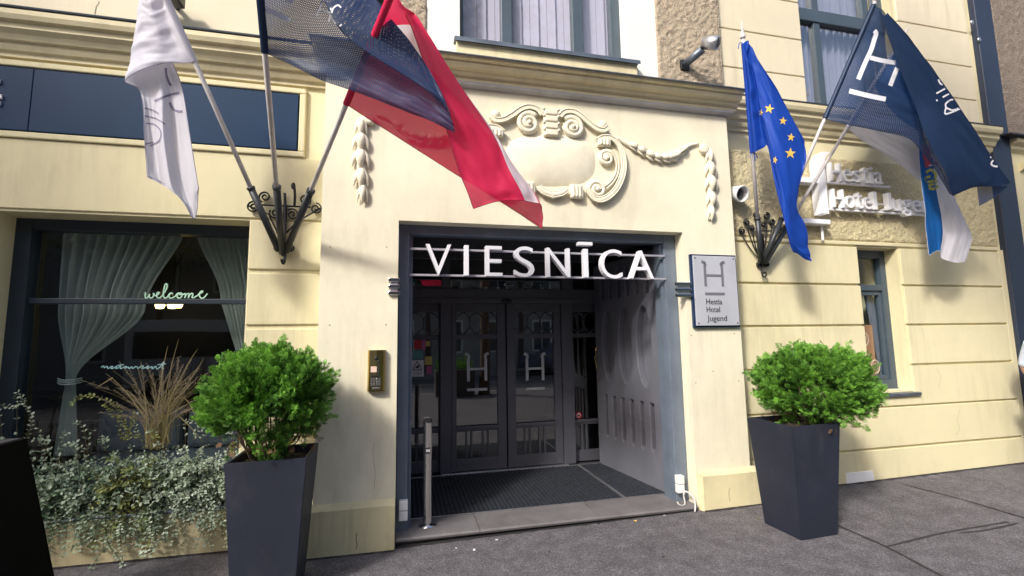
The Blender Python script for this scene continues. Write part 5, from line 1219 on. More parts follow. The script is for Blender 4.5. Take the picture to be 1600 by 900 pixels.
# E: navy mesh flag with H, F: blue-white flag
fF = flag_thing('F', "blue over white flag with a crest, behind the right navy flag", pole_t_at('F', 58), True)
tF0, tF1 = pole_t_at('F', 200), pole_t_at('F', 66); hF = [pole_point('F', tF0+(tF1-tF0)*k/5) for k in range(6)]
oF, mF, hem, sl = cloth("cloth", [hF,
    [(1352, 222, 3.60), (1362, 200, 3.55), (1372, 172, 3.50), (1388, 140, 3.45), (1404, 112, 3.40), (1420, 80, 3.36)],
    [(1385, 243, 3.58), (1392, 222, 3.54), (1400, 205, 3.50), (1412, 165, 3.46), (1422, 135, 3.42), (1432, 100, 3.38)],
    [(1420, 268, 3.58), (1424, 244, 3.54), (1428, 215, 3.50), (1432, 190, 3.47), (1438, 160, 3.44), (1440, 130, 3.40)],
    [(1442, 285, 3.58), (1446, 262, 3.54), (1452, 235, 3.51), (1444, 215, 3.49), (1440, 195, 3.46), (1436, 180, 3.44)],
    [(1482, 300, 3.58), (1474, 270, 3.55), (1462, 248, 3.53), (1450, 240, 3.51), (1444, 236, 3.49), (1436, 232, 3.47)],
    [(1510, 350, 3.58), (1494, 330, 3.55), (1476, 318, 3.54), (1458, 312, 3.52), (1450, 310, 3.50), (1442, 306, 3.48)],
    [(1518, 372, 3.58), (1504, 366, 3.55), (1484, 360, 3.54), (1464, 356, 3.52), (1456, 352, 3.50), (1446, 348, 3.48)],
    [(1508, 409, 3.58), (1492, 410, 3.55), (1474, 404, 3.54), (1466, 392, 3.53), (1460, 394, 3.52), (1451, 399, 3.49)]], M_RIGA, fF, 56, 80, .008, 8, .20)
hem.build("hem", M_LIN_WHITE, fF); sl.build("sleeve", M_LIN_WHITE, fF)
tr_ = bvh(mF)
print_poly(tr_, [(1440, 226), (1455, 222), (1466, 250), (1465, 258), (1446, 262), (1442, 246)], M_REDPR, fF, "crest")
print_poly(tr_, [(1441, 220), (1452, 217), (1454, 222), (1441, 226)], M_GREENPR, fF, "crest")
print_strokes(tr_, [[(1447, 270), (1452, 266), (1458, 267), (1462, 274), (1458, 282), (1450, 284), (1447, 278), (1454, 276)], [(1450, 290), (1458, 288), (1464, 282)], [(1451, 294), (1460, 295), (1465, 290)]], 4.2, M_GOLDPR, fF, "crest")
print_strokes(tr_, [[(1443, 230), (1447, 240), (1452, 238), (1455, 246)], [(1446, 260), (1455, 258), (1465, 258)]], 1.6, M_FLAGWHITE, fF, "crest")
fE = flag_thing('E', "large navy flag with white H logo, highest right of the entrance", pole_t_at('E', 3), True)
tE0, tE1 = pole_t_at('E', 186), pole_t_at('E', 8); hE = [pole_point('E', tE0+(tE1-tE0)*k/5) for k in range(6)]
oE, mE, hem, sl = cloth("cloth", [hE,
    [(1324, 194, 3.40), (1338, 158, 3.34), (1352, 120, 3.28), (1362, 80, 3.24), (1370, 40, 3.20), (1372, 12, 3.17)],
    [(1368, 204, 3.38), (1378, 172, 3.33), (1388, 136, 3.28), (1394, 98, 3.24), (1386, 52, 3.20), (1378, 16, 3.17)],
    [(1420, 216, 3.36), (1424, 188, 3.32), (1422, 150, 3.27), (1406, 104, 3.22), (1402, 62, 3.18), (1388, 26, 3.16)],
    [(1446, 244, 3.36), (1436, 205, 3.31), (1428, 160, 3.25), (1440, 122, 3.20), (1432, 88, 3.18), (1408, 48, 3.16)],
    [(1466, 272, 3.36), (1456, 232, 3.30), (1452, 190, 3.25), (1468, 158, 3.21), (1464, 130, 3.19), (1434, 80, 3.17)],
    [(1482, 300, 3.36), (1478, 262, 3.31), (1484, 226, 3.26), (1500, 206, 3.22), (1500, 182, 3.20), (1474, 132, 3.18)],
    [(1489, 304, 3.36), (1500, 288, 3.32), (1514, 262, 3.27), (1530, 248, 3.24), (1538, 234, 3.22), (1522, 206, 3.20)],
    [(1488, 303, 3.36), (1508, 294, 3.33), (1526, 287, 3.30), (1546, 288, 3.28), (1572, 289, 3.25), (1577, 284, 3.23)]], M_NAVY, fE, 64, 90, .008, 8, .13)
hem.build("hem", M_NAVY_S, fE); sl.build("sleeve", M_NAVY_S, fE)
# the doubled-over outer half hides the weave: a second layer of the same cloth
oE2, mE2, hem2, _ = cloth("cloth_fold", [
    [(1372, 14, 3.165), (1378, 22, 3.16), (1384, 24, 3.155), (1386, 20, 3.15)],
    [(1400, 90, 3.20), (1414, 84, 3.165), (1424, 72, 3.15), (1418, 56, 3.145)],
    [(1428, 160, 3.24), (1448, 142, 3.19), (1458, 122, 3.165), (1450, 98, 3.155)],
    [(1448, 215, 3.24), (1474, 192, 3.20), (1492, 172, 3.18), (1484, 146, 3.17)],
    [(1472, 262, 3.26), (1500, 238, 3.22), (1522, 214, 3.20), (1516, 192, 3.19)],
    [(1488, 303, 3.34), (1520, 285, 3.27), (1548, 262, 3.23), (1546, 240, 3.21)],
    [(1490, 303, 3.34), (1524, 292, 3.29), (1556, 291, 3.26), (1578, 286, 3.22)]], M_NAVY_S, fE, 30, 60, .006, 9, .115)
hem2.build("hem", M_NAVY_S, fE)
m = MB(); fl2 = [at(*p) for p in ((1526, 288, 3.44), (1530, 322, 3.46), (1552, 310, 3.44), (1576, 291, 3.39))]
m.add(fl2, [[0, 1, 2, 3]]); m.uv = [(0, 0), (0, .3), (.2, .3), (.3, 0)]; m.build("cloth_tip", M_NAVY, fE)
tr_ = bvh(mE)
print_strokes(tr_, [[(1341, 124), (1351, 100), (1361, 78), (1366, 62), (1369, 52), (1366, 48)], [(1391, 134), (1397, 118), (1402, 106)], [(1360, 90), (1380, 95), (1399, 98)]], 7, M_FLAGWHITE, fE)
print_strokes(tr_, [[(1327, 142), (1355, 149), (1384, 155)]], 7.5, M_FLAGWHITE, fE)
tr_ = bvh(mE2)
print_strokes(tr_, [[(1466, 124), (1470, 131), (1477, 132), (1474, 122)], [(1463, 146), (1474, 140), (1484, 134)], [(1473, 152), (1482, 147), (1491, 143)], [(1478, 168), (1488, 172), (1498, 168), (1496, 158), (1486, 156), (1478, 162), (1478, 168), (1478, 178), (1500, 170)]], 2.6, M_FLAGWHITE, fE)
print_strokes(tr_, [[(1543, 214), (1550, 214)], [(1543, 236), (1552, 234)], [(1547, 246), (1555, 244), (1549, 256), (1556, 260), (1564, 258), (1566, 250)]], 2.8, M_FLAGWHITE, fE)
m = MB(); m.ball(at(1464, 157, 3.285), .010, .4, n=10); m.build("print", M_FLAGWHITE, fE)

# ------------------------------------------------------------------ planters and thuja bushes
def planter(cx_, cy_, rot, label):
    t = thing("planter", (cx_, cy_, gz(cx_)), label, "planter", "tall anthracite planters at the entrance")
    m = MB(); a, b, h, th = .236, .180, .86, .022; z0 = gz(cx_)
    def ring_(s, z): 
        return [Vector((cx_+(x*math.cos(rot)-y*math.sin(rot)), cy_+(x*math.sin(rot)+y*math.cos(rot)), z0+z)) for x, y in ((-s, -s), (s, -s), (s, s), (-s, s))]
    r = [ring_(b, 0), ring_(a, h), ring_(a-th, h), ring_(a-th-.01, h-.08), ring_(b+.01, .3)]
    m.add([p for q in r for p in q], [[0, 3, 2, 1]]+[[k*4+i, k*4+(i+1) % 4, (k+1)*4+(i+1) % 4, (k+1)*4+i] for k in range(4) for i in range(4)])
    bm = bmesh.new(); vv = [bm.verts.new(v) for v in m.v]; [bm.faces.new([vv[i] for i in f]) for f in m.f]; bm.normal_update()
    ed = [e for e in bm.edges if len(e.link_faces) == 2 and e.calc_face_angle(0) > .5 and max(v.co.z for v in e.verts) > z0+.2]
    bmesh.ops.bevel(bm, geom=ed, offset=.004, segments=2, affect='EDGES'); m2 = MB(); m2.bm(bm); bm.free(); m2.build("tub", M_PLANTER, t)
    m = MB(); n = 14; s = a-th-.008
    for j in range(n+1):
        for i in range(n+1):
            x, y = -s+2*s*i/n, -s+2*s*j/n
            m.v.append((cx_+x*math.cos(rot)-y*math.sin(rot), cy_+x*math.sin(rot)+y*math.cos(rot), z0+h-.055+.03*noise.noise(Vector((x*14, y*14, cx_)))+.02*(1-(x*x+y*y)/s/s)))
    for j in range(n):
        for i in range(n): k = j*(n+1)+i; m.f.append([k, k+1, k+n+2, k+n+1]); m.sm.append(True)
    m.build("soil", M_SOIL, t)
planter(-.828, 3.506, .015, "tall anthracite planter left of the entrance, before the shop window"); planter(3.155, 3.332, .032, "tall anthracite planter right of the entrance, under the right flags")

def sprig(m, p, d, ln, tone, wd=.010):
    """a flat fan of scale-leaf branchlets"""
    d = d.normalized(); s = d.cross(Vector((R.uniform(-1, 1), R.uniform(-1, 1), R.uniform(-1, 1)))).normalized()
    def blade(a, b, w_, tn):
        ax_ = (b-a); q = ax_.cross(d.cross(s)+Vector((R.uniform(-.4, .4),)*3)); q = q.normalized()*w_ if q.length > 1e-6 else s*w_
        o = len(m.v); m.v += [tuple(a-q*.5), tuple(a.lerp(b, .55)-q), tuple(b), tuple(a.lerp(b, .55)+q)]; m.f.append([o, o+1, o+2, o+3]); m.sm.append(False)
        tt = max(0, min(1, tn+R.uniform(-.28, .28))); m.tone += [tt*.7, tt, min(1, tt*1.25), tt]
    blade(p, p+d*ln, wd*.42, tone)
    for k in range(4):
        f = .15+.2*k; sl_ = ln*(.66-.12*k)
        for sg_ in (-1, 1):
            dd = (d*.75+s*sg_*.8+Vector((R.uniform(-.2, .2),)*3)).normalized(); blade(p+d*(ln*f), p+d*(ln*f)+dd*sl_, wd*.36, tone+.12)
def thuja(cx_, cy_, label, rx, ry, rz, cz, seed, skirt):
    global R; R = random.Random(seed)
    z0 = gz(cx_); t = thing("thuja_bush", (cx_, cy_, z0+.82), label, "bush", "clipped thuja bushes in the planters")
    m = MB(); m.tone = []
    C = Vector((cx_, cy_, cz))
    n = 0
    while n < 1050:
        v = Vector((R.gauss(0, 1), R.gauss(0, 1), R.gauss(0, 1))).normalized()
        lump = .88+.16*noise.noise(v*2.3+Vector((seed, 0, 0)))+.12*noise.noise(v*5.1+Vector((0, seed, 0)))
        if v.z < -.25 and R.random() < ((.35 if skirt else .1)+.6*(-v.z)): continue
        rr = lump*(R.uniform(.45, .75) if R.random() < .25 else R.uniform(.78, 1.03)); ez = abs(v.z)**.8*(1 if v.z > 0 else -1)
        q = C+Vector((v.x*rx*rr, v.y*ry*rr, ez*rz*rr)); n += 1
        D = (v*.9+Vector((R.uniform(-.5, .5), R.uniform(-.5, .5), R.uniform(.0, .9)))).normalized()
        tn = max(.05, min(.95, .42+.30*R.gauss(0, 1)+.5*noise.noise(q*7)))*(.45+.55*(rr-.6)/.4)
        U = D.cross(Vector((R.uniform(-1, 1), R.uniform(-1, 1), R.uniform(-1, 1)))).normalized(); fl_ = D.cross(U)
        ln = R.uniform(.085, .15)
        for k in range(17):                          # one flattened spray: a rachis with alternate branchlets
            f = (k+.5)/17; sg_ = 1 if k % 2 else -1
            p = q+D*(ln*(f-.35))+U*(sg_*.016*(1-f))+fl_*R.uniform(-.012, .012)
            if p.y > (F-.03 if (cx_ < 0 and p.x > -.68) else W-.06): continue
            sprig(m, p, (D*(.55+.6*f)+U*sg_*(.95-.7*f)+fl_*R.uniform(-.35, .35)+Vector((0, 0, .15))), R.uniform(.030, .052)*(1.15-.35*f), tn+.2*f-.05, .0066)
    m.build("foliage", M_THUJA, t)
    m = MB(); m.tone = []
    for k in range(60):
        a = R.uniform(0, 6.28); q = C+Vector((math.cos(a)*rx*R.uniform(.3, .85), math.sin(a)*ry*R.uniform(.3, .85), -rz*R.uniform(.6, .98)))
        sprig(m, q, Vector((math.cos(a), math.sin(a), R.uniform(-.8, .5))), R.uniform(.04, .06), R.random(), .008)
    m.build("dry_twig", M_THUJA_DRY, t)
    m = MB()
    for k in range(46):
        a = R.uniform(0, 6.28); r1 = R.uniform(.25, .9); b0 = Vector((cx_+R.uniform(-.05, .05), cy_+R.uniform(-.05, .05), z0+.80))
        e = C+Vector((math.cos(a)*rx*r1, math.sin(a)*ry*r1, R.uniform(-.75, .5)*rz))
        mid = b0.lerp(e, .45)+Vector((math.cos(a)*.05, math.sin(a)*.05, -.03))
        m.tube(smooth_pts([b0, mid, e], 7), [.011*R.uniform(.5, 1.2)*(1-.12*i) for i in range(7)], 6)
    m.build("branch", M_BARK, t)
    m = MB(); m.tone = []
    for k in range(skirt):
        q = Vector((cx_+R.gauss(.07, .05), cy_-.08+R.gauss(0, .04), z0+.86+R.uniform(-.02, .14)))
        sprig(m, q, Vector((R.uniform(-1, 1), R.uniform(-1, .3), R.uniform(-.1, .8))), R.uniform(.04, .06), R.uniform(.1, .7), .009)
    if skirt: m.build("low_shoot", M_THUJA, t)
bc = at(421, 625, 3.5)
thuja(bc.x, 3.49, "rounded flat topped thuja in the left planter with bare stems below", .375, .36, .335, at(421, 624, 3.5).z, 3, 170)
bc = at(1272, 604, 3.36)
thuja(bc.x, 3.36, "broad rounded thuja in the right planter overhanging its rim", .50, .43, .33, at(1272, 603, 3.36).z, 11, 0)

# ------------------------------------------------------------------ flower bed
R = random.Random(21)
def leaf(m, p, d, n_, ln, wd, tone):
    d = d.normalized(); s = d.cross(n_); s = s.normalized() if s.length > 1e-5 else Vector((1, 0, 0)); up = s.cross(d)
    o = len(m.v); m.v += [tuple(p), tuple(p+d*ln*.5-s*wd+up*.12*ln), tuple(p+d*ln), tuple(p+d*ln*.5+s*wd+up*.12*ln), tuple(p+d*ln*.5)]
    m.f += [[o, o+1, o+2, o+4], [o, o+4, o+2, o+3]]; m.sm += [True, True]; m.tone += [tone*.6, min(1, tone*1.2), tone, min(1, tone*1.2), tone*.5]
def stem_leaves(ms, ml, path, ln, tone0, r=.0025, gap=.022):
    ms.tube(path, [r*(1-.7*i/len(path)) for i in range(len(path))], 5)
    acc = 0
    for i in range(1, len(path)):
        seg = path[i]-path[i-1]; acc += seg.length
        if acc > gap:
            acc = 0; t = seg.normalized(); s = t.cross(Vector((R.uniform(-1, 1), R.uniform(-1, 1), R.uniform(-1, 1)))).normalized()
            for sg_ in (-1, 1):
                d = (s*sg_+t*.5+Vector((0, -.3, .15))).normalized(); l_ = ln*R.uniform(.7, 1.2)
                leaf(ml, path[i], d, Vector((R.uniform(-.5, .5), R.uniform(-1, -.2), 1)), l_, l_*.34, max(0, min(1, tone0+R.uniform(-.3, .3))))
def shrub(pxs, label, mat, n, yr=(4.02, 4.33), top=(690, 640), ln=.028, tone=.5, seed=1, spread=.24, h=(.16, .46)):
    global R; R = random.Random(seed)
    x0, x1 = pxs; bx = (x0+x1)/2
    t = thing("trailing_shrub", (bx, 4.28, .31), label, "shrub", "silvery shrubs in the window bed")
    ms, ml = MB(), MB(); ml.tone = []
    for k in range(n):
        b0 = Vector((R.uniform(x0, x1), R.uniform(4.24, 4.33), .30+R.uniform(0, .05)))
        a = R.uniform(-math.pi, 0)*1.0; out = R.uniform(.02, .26)
        hh = R.uniform(*h); q_ = R.random()
        if q_ < .07: hh *= 1.55
        elif q_ < .30 and h[1] < .5: hh = R.uniform(-.16, .04); out = R.uniform(.10, .22)
        tip = b0+Vector((math.cos(a)*spread*R.uniform(.2, 1), -out, hh-out*.6*R.random()))
        mid = b0.lerp(tip, .5)+Vector((0, -.02, max(.10, hh*.35)))
        p = smooth_pts([b0, mid, tip], 14); stem_leaves(ms, ml, p, ln, tone+.35*noise.noise(tip*6))
    ms.build("stem", M_STEM, t); ml.build("leaves", mat, t); return t
SHR = [((-2.95, -2.62), "dark silvery shrub nearest the black board", M_SHRUB, 170, .28, 2), ((-2.62, -2.32), "green shrub with silvery tips below the tied curtain", M_SHRUB, 180, .42, 3), ((-2.32, -2.02), "dense mid green shrub at the bed's centre", M_SHRUB, 190, .38, 4),
       ((-2.06, -1.86), "yellowish leaved shrub in the middle of the bed", M_SHRUB_Y, 90, .5, 5), ((-1.88, -1.6), "pale silvery shrub below the grass tuft", M_SHRUB, 200, .6, 6), ((-1.62, -1.26), "palest silvery shrub beside the left planter", M_SHRUB, 230, .72, 7)]
for xr, lb, mt, n, tn, sd in SHR: shrub(xr, lb, mt, n, tone=tn, seed=sd)
shrub((-2.96, -2.72), "tall silvery shrub climbing the window's left edge", M_SHRUB, 60, tone=.35, seed=31, h=(.35, .62), spread=.12)
def vine(paths, label, mat, tone, seed, ln=.026):
    global R; R = random.Random(seed)
    t = thing("trailing_vine", tuple(at(*paths[0][0])), label, "vine", "vine shoots of the window bed")
    ms, ml = MB(), MB(); ml.tone = []
    for pth in paths: stem_leaves(ms, ml, smooth_pts([at(*p) for p in pth], 16*len(pth)//2), ln, tone, .0028, .018)
    ms.build("stem", M_STEM, t); ml.build("leaves", mat, t)
vine([[(120, 800, 4.1), (150, 828, 4.1), (130, 850, 4.1), (103, 856, 4.1)], [(165, 800, 4.08), (168, 845, 4.08), (190, 880, 4.06), (192, 905, 4.05)], [(175, 845, 4.1), (160, 862, 4.1), (150, 875, 4.08), (140, 895, 4.06)]], "dark vine shoots hanging over the bed wall at left", M_SHRUB, .3, 41)
vine([[(190, 800, 4.08), (188, 840, 4.07), (191, 870, 4.06), (194, 898, 4.05)], [(232, 790, 4.08), (236, 822, 4.07), (238, 845, 4.06), (235, 868, 4.05)]], "two pale vine shoots hanging straight down the bed wall", M_SHRUB, .7, 43)
vine([[(345, 798, 4.1), (325, 806, 4.09), (316, 816, 4.08), (308, 822, 4.08)], [(348, 800, 4.1), (330, 818, 4.09), (318, 824, 4.08)], [(290, 795, 4.1), (284, 808, 4.1)]], "short vine shoots over the coping beside the left planter", M_SHRUB, .6, 44)
vine([[(205, 685, 4.2), (190, 650, 4.18), (178, 632, 4.17), (150, 620, 4.16), (122, 622, 4.15), (110, 634, 4.15)], [(190, 690, 4.2), (185, 660, 4.18), (170, 640, 4.17), (162, 632, 4.16)], [(195, 692, 4.2), (205, 668, 4.18), (210, 646, 4.17)], [(240, 690, 4.2), (246, 668, 4.18), (256, 655, 4.17)]], "yellowish arching shoot rising before the curtain", M_SHRUB_Y, .55, 45, .03)
vine([[(215, 690, 4.2), (212, 665, 4.18), (211, 645, 4.17)], [(160, 700, 4.18), (158, 688, 4.17), (158, 682, 4.17)], [(305, 690, 4.2), (304, 680, 4.18), (303, 673, 4.17)], [(0, 632, 4.2), (24, 637, 4.19), (36, 625, 4.18), (28, 614, 4.17)], [(40, 690, 4.2), (50, 655, 4.18), (38, 632, 4.18)]], "upright silvery shoots standing out of the bed", M_SHRUB, .6, 46)
# ornamental grass
R = random.Random(5)
gr = thing("ornamental_grass", (-1.93, 4.24, .31), "tuft of straw coloured ornamental grass with feathery plumes", "grass tuft")
mb_, mp_ = MB(), MB(); mb_.tone = []; mp_.tone = []
def blade_(m, path, w_, tone):
    for i in range(len(path)):
        t = (path[min(i+1, len(path)-1)]-path[max(i-1, 0)]).normalized(); s = t.cross(Vector((0, 1, .2))).normalized()*w_*(1-.85*i/(len(path)-1)); o = len(m.v)
        m.v += [tuple(path[i]-s), tuple(path[i]+s)]; m.tone += [tone, tone]
        if i: m.f.append([o-2, o-1, o+1, o]); m.sm.append(True)
base = at(247, 692, 4.22)
for k in range(95):
    b0 = base+Vector((R.gauss(0, .04), R.gauss(0, .03), R.uniform(-.05, .02)))
    lean = R.gauss(.05, .22); hh = R.uniform(.30, .68)*(1-.35*abs(lean))
    tip = b0+Vector((lean, R.uniform(-.16, .05), hh)); mid = b0.lerp(tip, .5)+Vector((-lean*.25, 0, .04))
    p = smooth_pts([b0, mid, tip], 9); blade_(mb_, p, .0027, R.random())
    if R.random() < .75:
        d = (p[-1]-p[-3]).normalized()
        for q in range(60):
            f = R.random(); a = p[-1]-d*(.22*f); dd = (d*.8+Vector((R.gauss(0, .4), R.gauss(0, .4), R.gauss(-.1, .3)))).normalized()*R.uniform(.018, .045)*(.4+f)
            s = dd.cross(Vector((R.uniform(-1, 1), R.uniform(-1, 1), .3))).normalized()*.0013; o = len(mp_.v)
            mp_.v += [tuple(a-s), tuple(a+s), tuple(a+dd)]; mp_.tone += [R.random()]*3; mp_.f.append([o, o+1, o+2]); mp_.sm.append(False)
for ln_ in ([(232, 660, 4.2), (195, 610, 4.17), (165, 583, 4.15)], [(176, 590, 4.15), (160, 600, 4.15), (149, 607, 4.15)], [(255, 640, 4.2), (266, 580, 4.18), (279, 530, 4.16)], [(245, 640, 4.2), (254, 580, 4.18), (262, 541, 4.16)], [(262, 650, 4.2), (285, 620, 4.16), (305, 650, 4.14), (309, 675, 4.13)], [(280, 650, 4.2), (300, 670, 4.16), (316, 690, 4.14)], [(232, 650, 4.2), (205, 615, 4.17), (180, 606, 4.15)], [(262, 640, 4.2), (300, 590, 4.16), (318, 560, 4.14)], [(258, 640, 4.2), (290, 575, 4.17), (309, 545, 4.15)]):
    blade_(mb_, smooth_pts([at(*q) for q in ln_], 12), .004, R.uniform(.5, 1))
mb_.build("blade", M_STRAW, gr); mp_.build("plume", M_PLUME, gr)

# ------------------------------------------------------------------ A-board at the left edge
ab = thing("a_board", (-2.2, 3.0, 0), "black A-frame pavement board at the left edge", "A-board")
tz = 1.05; xt = -2.20
def slab(x0, z0, x1, z1, y0, y1, th):
    m = MB(); d = Vector((x1-x0, 0, z1-z0)).normalized(); n_ = Vector((d.z, 0, -d.x))*th
    q = [Vector((x0, 0, z0)), Vector((x1, 0, z1)), Vector((x1, 0, z1))-n_, Vector((x0, 0, z0))-n_]
    m.add([(p.x, y, p.z) for y in (y0, y1) for p in q], [[0, 1, 2, 3], [7, 6, 5, 4]]+[[i, i+4, (i+1) % 4+4, (i+1) % 4] for i in range(4)]); return m
slab(xt, tz, -1.94, .015, 2.72, 3.42, .03).build("panel", M_BLACKBOARD, ab); slab(-2.55, .015, xt-.045, tz, 2.72, 3.42, .03).build("panel", M_BLACKBOARD, ab)
m = MB(); m.box(xt-.075, xt+.0, 2.71, 3.43, tz-.005, tz+.012, .004); m.build("top_rail", M_BOARDEDGE, ab)
m = MB(); m.tube([(-2.36, 2.75, .4), (-2.05, 2.75, .4)], .008, 6); m.build("stay", M_BOARDEDGE, ab)

# ------------------------------------------------------------------ passer-by at the right edge
def person(px_, py_, face, label):
    z0 = gz(px_); t = thing("person", (px_, py_, z0), label, "person")
    def skin(joints, edges, rad, name, mat, par):
        me = bpy.data.meshes.new(name); me.from_pydata([tuple(j) for j in joints], edges, []); o = bpy.data.objects.new(name, me); COL.objects.link(o)
        mo = o.modifiers.new("s", 'SKIN'); 
        for v, r_ in zip(me.skin_vertices[0].data, rad): v.radius = (r_, r_*.85)
        me.skin_vertices[0].data[0].use_root = True
        o.modifiers.new("d", 'SUBSURF').levels = 2
        m2 = bpy.data.meshes.new_from_object(o.evaluated_get(bpy.context.evaluated_depsgraph_get())); bpy.data.objects.remove(o)
        m2.name = name; m2.materials.clear(); m2.materials.append(mat)
        for p in m2.polygons: p.use_smooth = True
        ob = bpy.data.objects.new(name, m2); COL.objects.link(ob); ob.parent = par; return ob
    Rz = Matrix.Rotation(face, 3, 'Z'); V_ = lambda x, y, z: Rz @ Vector((x, y, z))         # local: y forward, x right
    J = [V_(0, 0, .92), V_(0, .0, 1.12), V_(0, .01, 1.32), V_(0, .02, 1.44), V_(0, .04, 1.52), V_(0, .06, 1.60), V_(0, .055, 1.66),
         V_(.17, 0, 1.38), V_(.23, -.06, 1.12), V_(.23, .06, .90), V_(.23, .10, .82), V_(-.17, 0, 1.38), V_(-.24, .02, 1.12), V_(-.22, .18, .95), V_(-.21, .24, .89),
         V_(.09, 0, .86), V_(.10, .10, .48), V_(.10, -.02, .09), V_(.10, .12, .04), V_(-.09, 0, .86), V_(-.10, -.04, .48), V_(-.10, -.24, .12), V_(-.10, -.12, .04)]
    E_ = [(0, 1), (1, 2), (2, 3), (3, 4), (4, 5), (5, 6), (2, 7), (7, 8), (8, 9), (9, 10), (2, 11), (11, 12), (12, 13), (13, 14), (0, 15), (15, 16), (16, 17), (17, 18), (0, 19), (19, 20), (20, 21), (21, 22)]
    rad = [.15, .13, .15, .06, .07, .095, .08, .06, .045, .035, .03, .06, .045, .035, .03, .09, .065, .042, .035, .09, .065, .042, .035]
    M_SKIN = principled("skin", (0.55, 0.33, 0.24), 0.6); M_SHIRT = principled("shirt_pale_blue", (0.55, 0.62, 0.76), 0.8, 0, 0.1, 12); M_JEANS = principled("dark_trousers", (0.03, 0.035, 0.05), 0.8); M_HAIR = principled("auburn_hair", (0.10, 0.03, 0.02), 0.5)
    skin(J, E_, rad, "body", M_SKIN, t)
    sj = [J[0]+Vector((0, 0, -.02)), J[1], J[2], J[3]+Vector((0, 0, -.03)), J[7], J[8], J[7].lerp(J[8], .5), J[11], J[12], J[11].lerp(J[12], .5)]
    skin(sj, [(0, 1), (1, 2), (2, 3), (2, 4), (4, 6), (6, 5), (2, 7), (7, 9), (9, 8)], [.18, .165, .175, .075, .085, .065, .075, .085, .065, .075], "shirt", M_SHIRT, t)
    skin([J[0], J[15], J[16], J[17], J[19], J[20], J[21]], [(0, 1), (1, 2), (2, 3), (0, 4), (4, 5), (5, 6)], [.165, .11, .085, .062, .11, .085, .062], "trousers", M_JEANS, t)
    skin([J[6]+Rz @ Vector((0, -.03, .03)), J[5]+Rz @ Vector((0, -.06, .0)), J[4]+Rz @ Vector((0, -.07, -.02)), J[3]+Rz @ Vector((0, -.10, -.06))], [(0, 1), (1, 2), (2, 3)], [.10, .10, .085, .05], "hair", M_HAIR, t)
    hc = J[5]; fm = MB()
    for s_ in (-1, 1): q = hc+Rz @ Vector((s_*.033, .085, .005)); fm.ball(q, .011, n=8)
    fm.tube([hc+Rz @ Vector((-.025, .088, -.055)), hc+Rz @ Vector((.025, .088, -.055))], .005, 6)
    o = fm.build("face_feature", M_INK, None); o.parent = t
    fm = MB(); fm.tube([hc+Rz @ Vector((0, .09, .01)), hc+Rz @ Vector((0, .112, -.025))], [.008, .014], 8)
    for s_ in (-1, 1): fm.ball(hc+Rz @ Vector((s_*.088, .0, -.005)), .022, n=8, sx=.5)
    for s_, j in ((1, 10), (-1, 14)):
        for k in range(4): b_ = J[j]+Rz @ Vector((s_*.0, .012*(k-1.5)+.01, -.02)); fm.tube([b_, b_+Rz @ Vector((0, .008, -.04)), b_+Rz @ Vector((-.012*s_, .016, -.068))], [.009, .008, .005], 6)
        b_ = J[j]+Rz @ Vector((-s_*.012, .035, .0)); fm.tube([b_, b_+Rz @ Vector((-.008*s_, .03, -.03))], [.009, .006], 6)
    o = fm.build("nose_ears_fingers", M_SKIN, None); o.parent = t
    fm = MB()
    for j in (17, 21): q = J[j]+Rz @ Vector((0, .06, -.04)); fm.ball((q.x, q.y, .045), .06, 2.0 if abs(math.cos(face)) > .5 else .8, .8 if abs(math.cos(face)) > .5 else 2.0, .7)
    o = fm.build("shoes", M_BLACKPL, None); o.parent = t
pp = at(1597, 600, 3.55)
person(pp.x+.52, 3.55, -1.35, "person in a pale blue top walking off at the right edge")

# ------------------------------------------------------------------ across the street: what the glass mirrors and unseen near trees placed for their shade
R = random.Random(77)
def tree(x, y, h, r, label, n=2600, leaf_s=.11, seed=1, crown_c=None):
    rr = random.Random(seed); t = thing("street_tree", (x, y, gz(x)), label, "tree", "street trees")
    m = MB(); cz = h-r*.9; C = Vector(crown_c) if crown_c else Vector((x, y, cz))
    m.tube(smooth_pts([(x, y, -.15), (x+.05, y, h*.25), (x-.03, y+.04, C.z-r*.6), (C.x, C.y, C.z)], 16), [.17-.008*i for i in range(16)], 12)
    tips = []
    for k in range(16):
        a = rr.uniform(0, 6.28); e = C+Vector((math.cos(a)*r*rr.uniform(.4, .95), math.sin(a)*r*rr.uniform(.4, .95), rr.uniform(-.5, .8)*r)); s0 = Vector((x, y, C.z-r*rr.uniform(.3, .9)))
        m.tube(smooth_pts([s0, s0.lerp(e, .5)+Vector((0, 0, .1*r)), e], 8), [.06-.006*i for i in range(8)], 6); tips.append(e)
    m.build("trunk", M_BARK, t)
    m = MB(); m.tone = []
    for k in range(n):
        e = tips[rr.randrange(len(tips))] if rr.random() < .8 else C; q = e+Vector((rr.gauss(0, .26*r), rr.gauss(0, .26*r), rr.gauss(0, .22*r)))
        d = Vector((rr.uniform(-1, 1), rr.uniform(-1, 1), rr.uniform(-.8, .5))).normalized(); s = d.cross(Vector((rr.uniform(-1, 1), rr.uniform(-1, 1), 1))).normalized(); l_ = leaf_s*rr.uniform(.7, 1.4); o = len(m.v)
        m.v += [tuple(q), tuple(q+d*l_*.5+s*l_*.4), tuple(q+d*l_), tuple(q+d*l_*.5-s*l_*.4)]; m.f.append([o, o+1, o+2, o+3]); m.sm.append(False); m.tone += [rr.random()]*4
    m.build("crown", M_TREE, t)
tree(-8.9, -.5, 6.3, 1.35, "unseen tree beyond the left edge, crown placed to shade the window bed", 2600, .13, 5, crown_c=(-8.5, -.1, 5.2))  # out of view; crown set on the sun's path to shade the bed
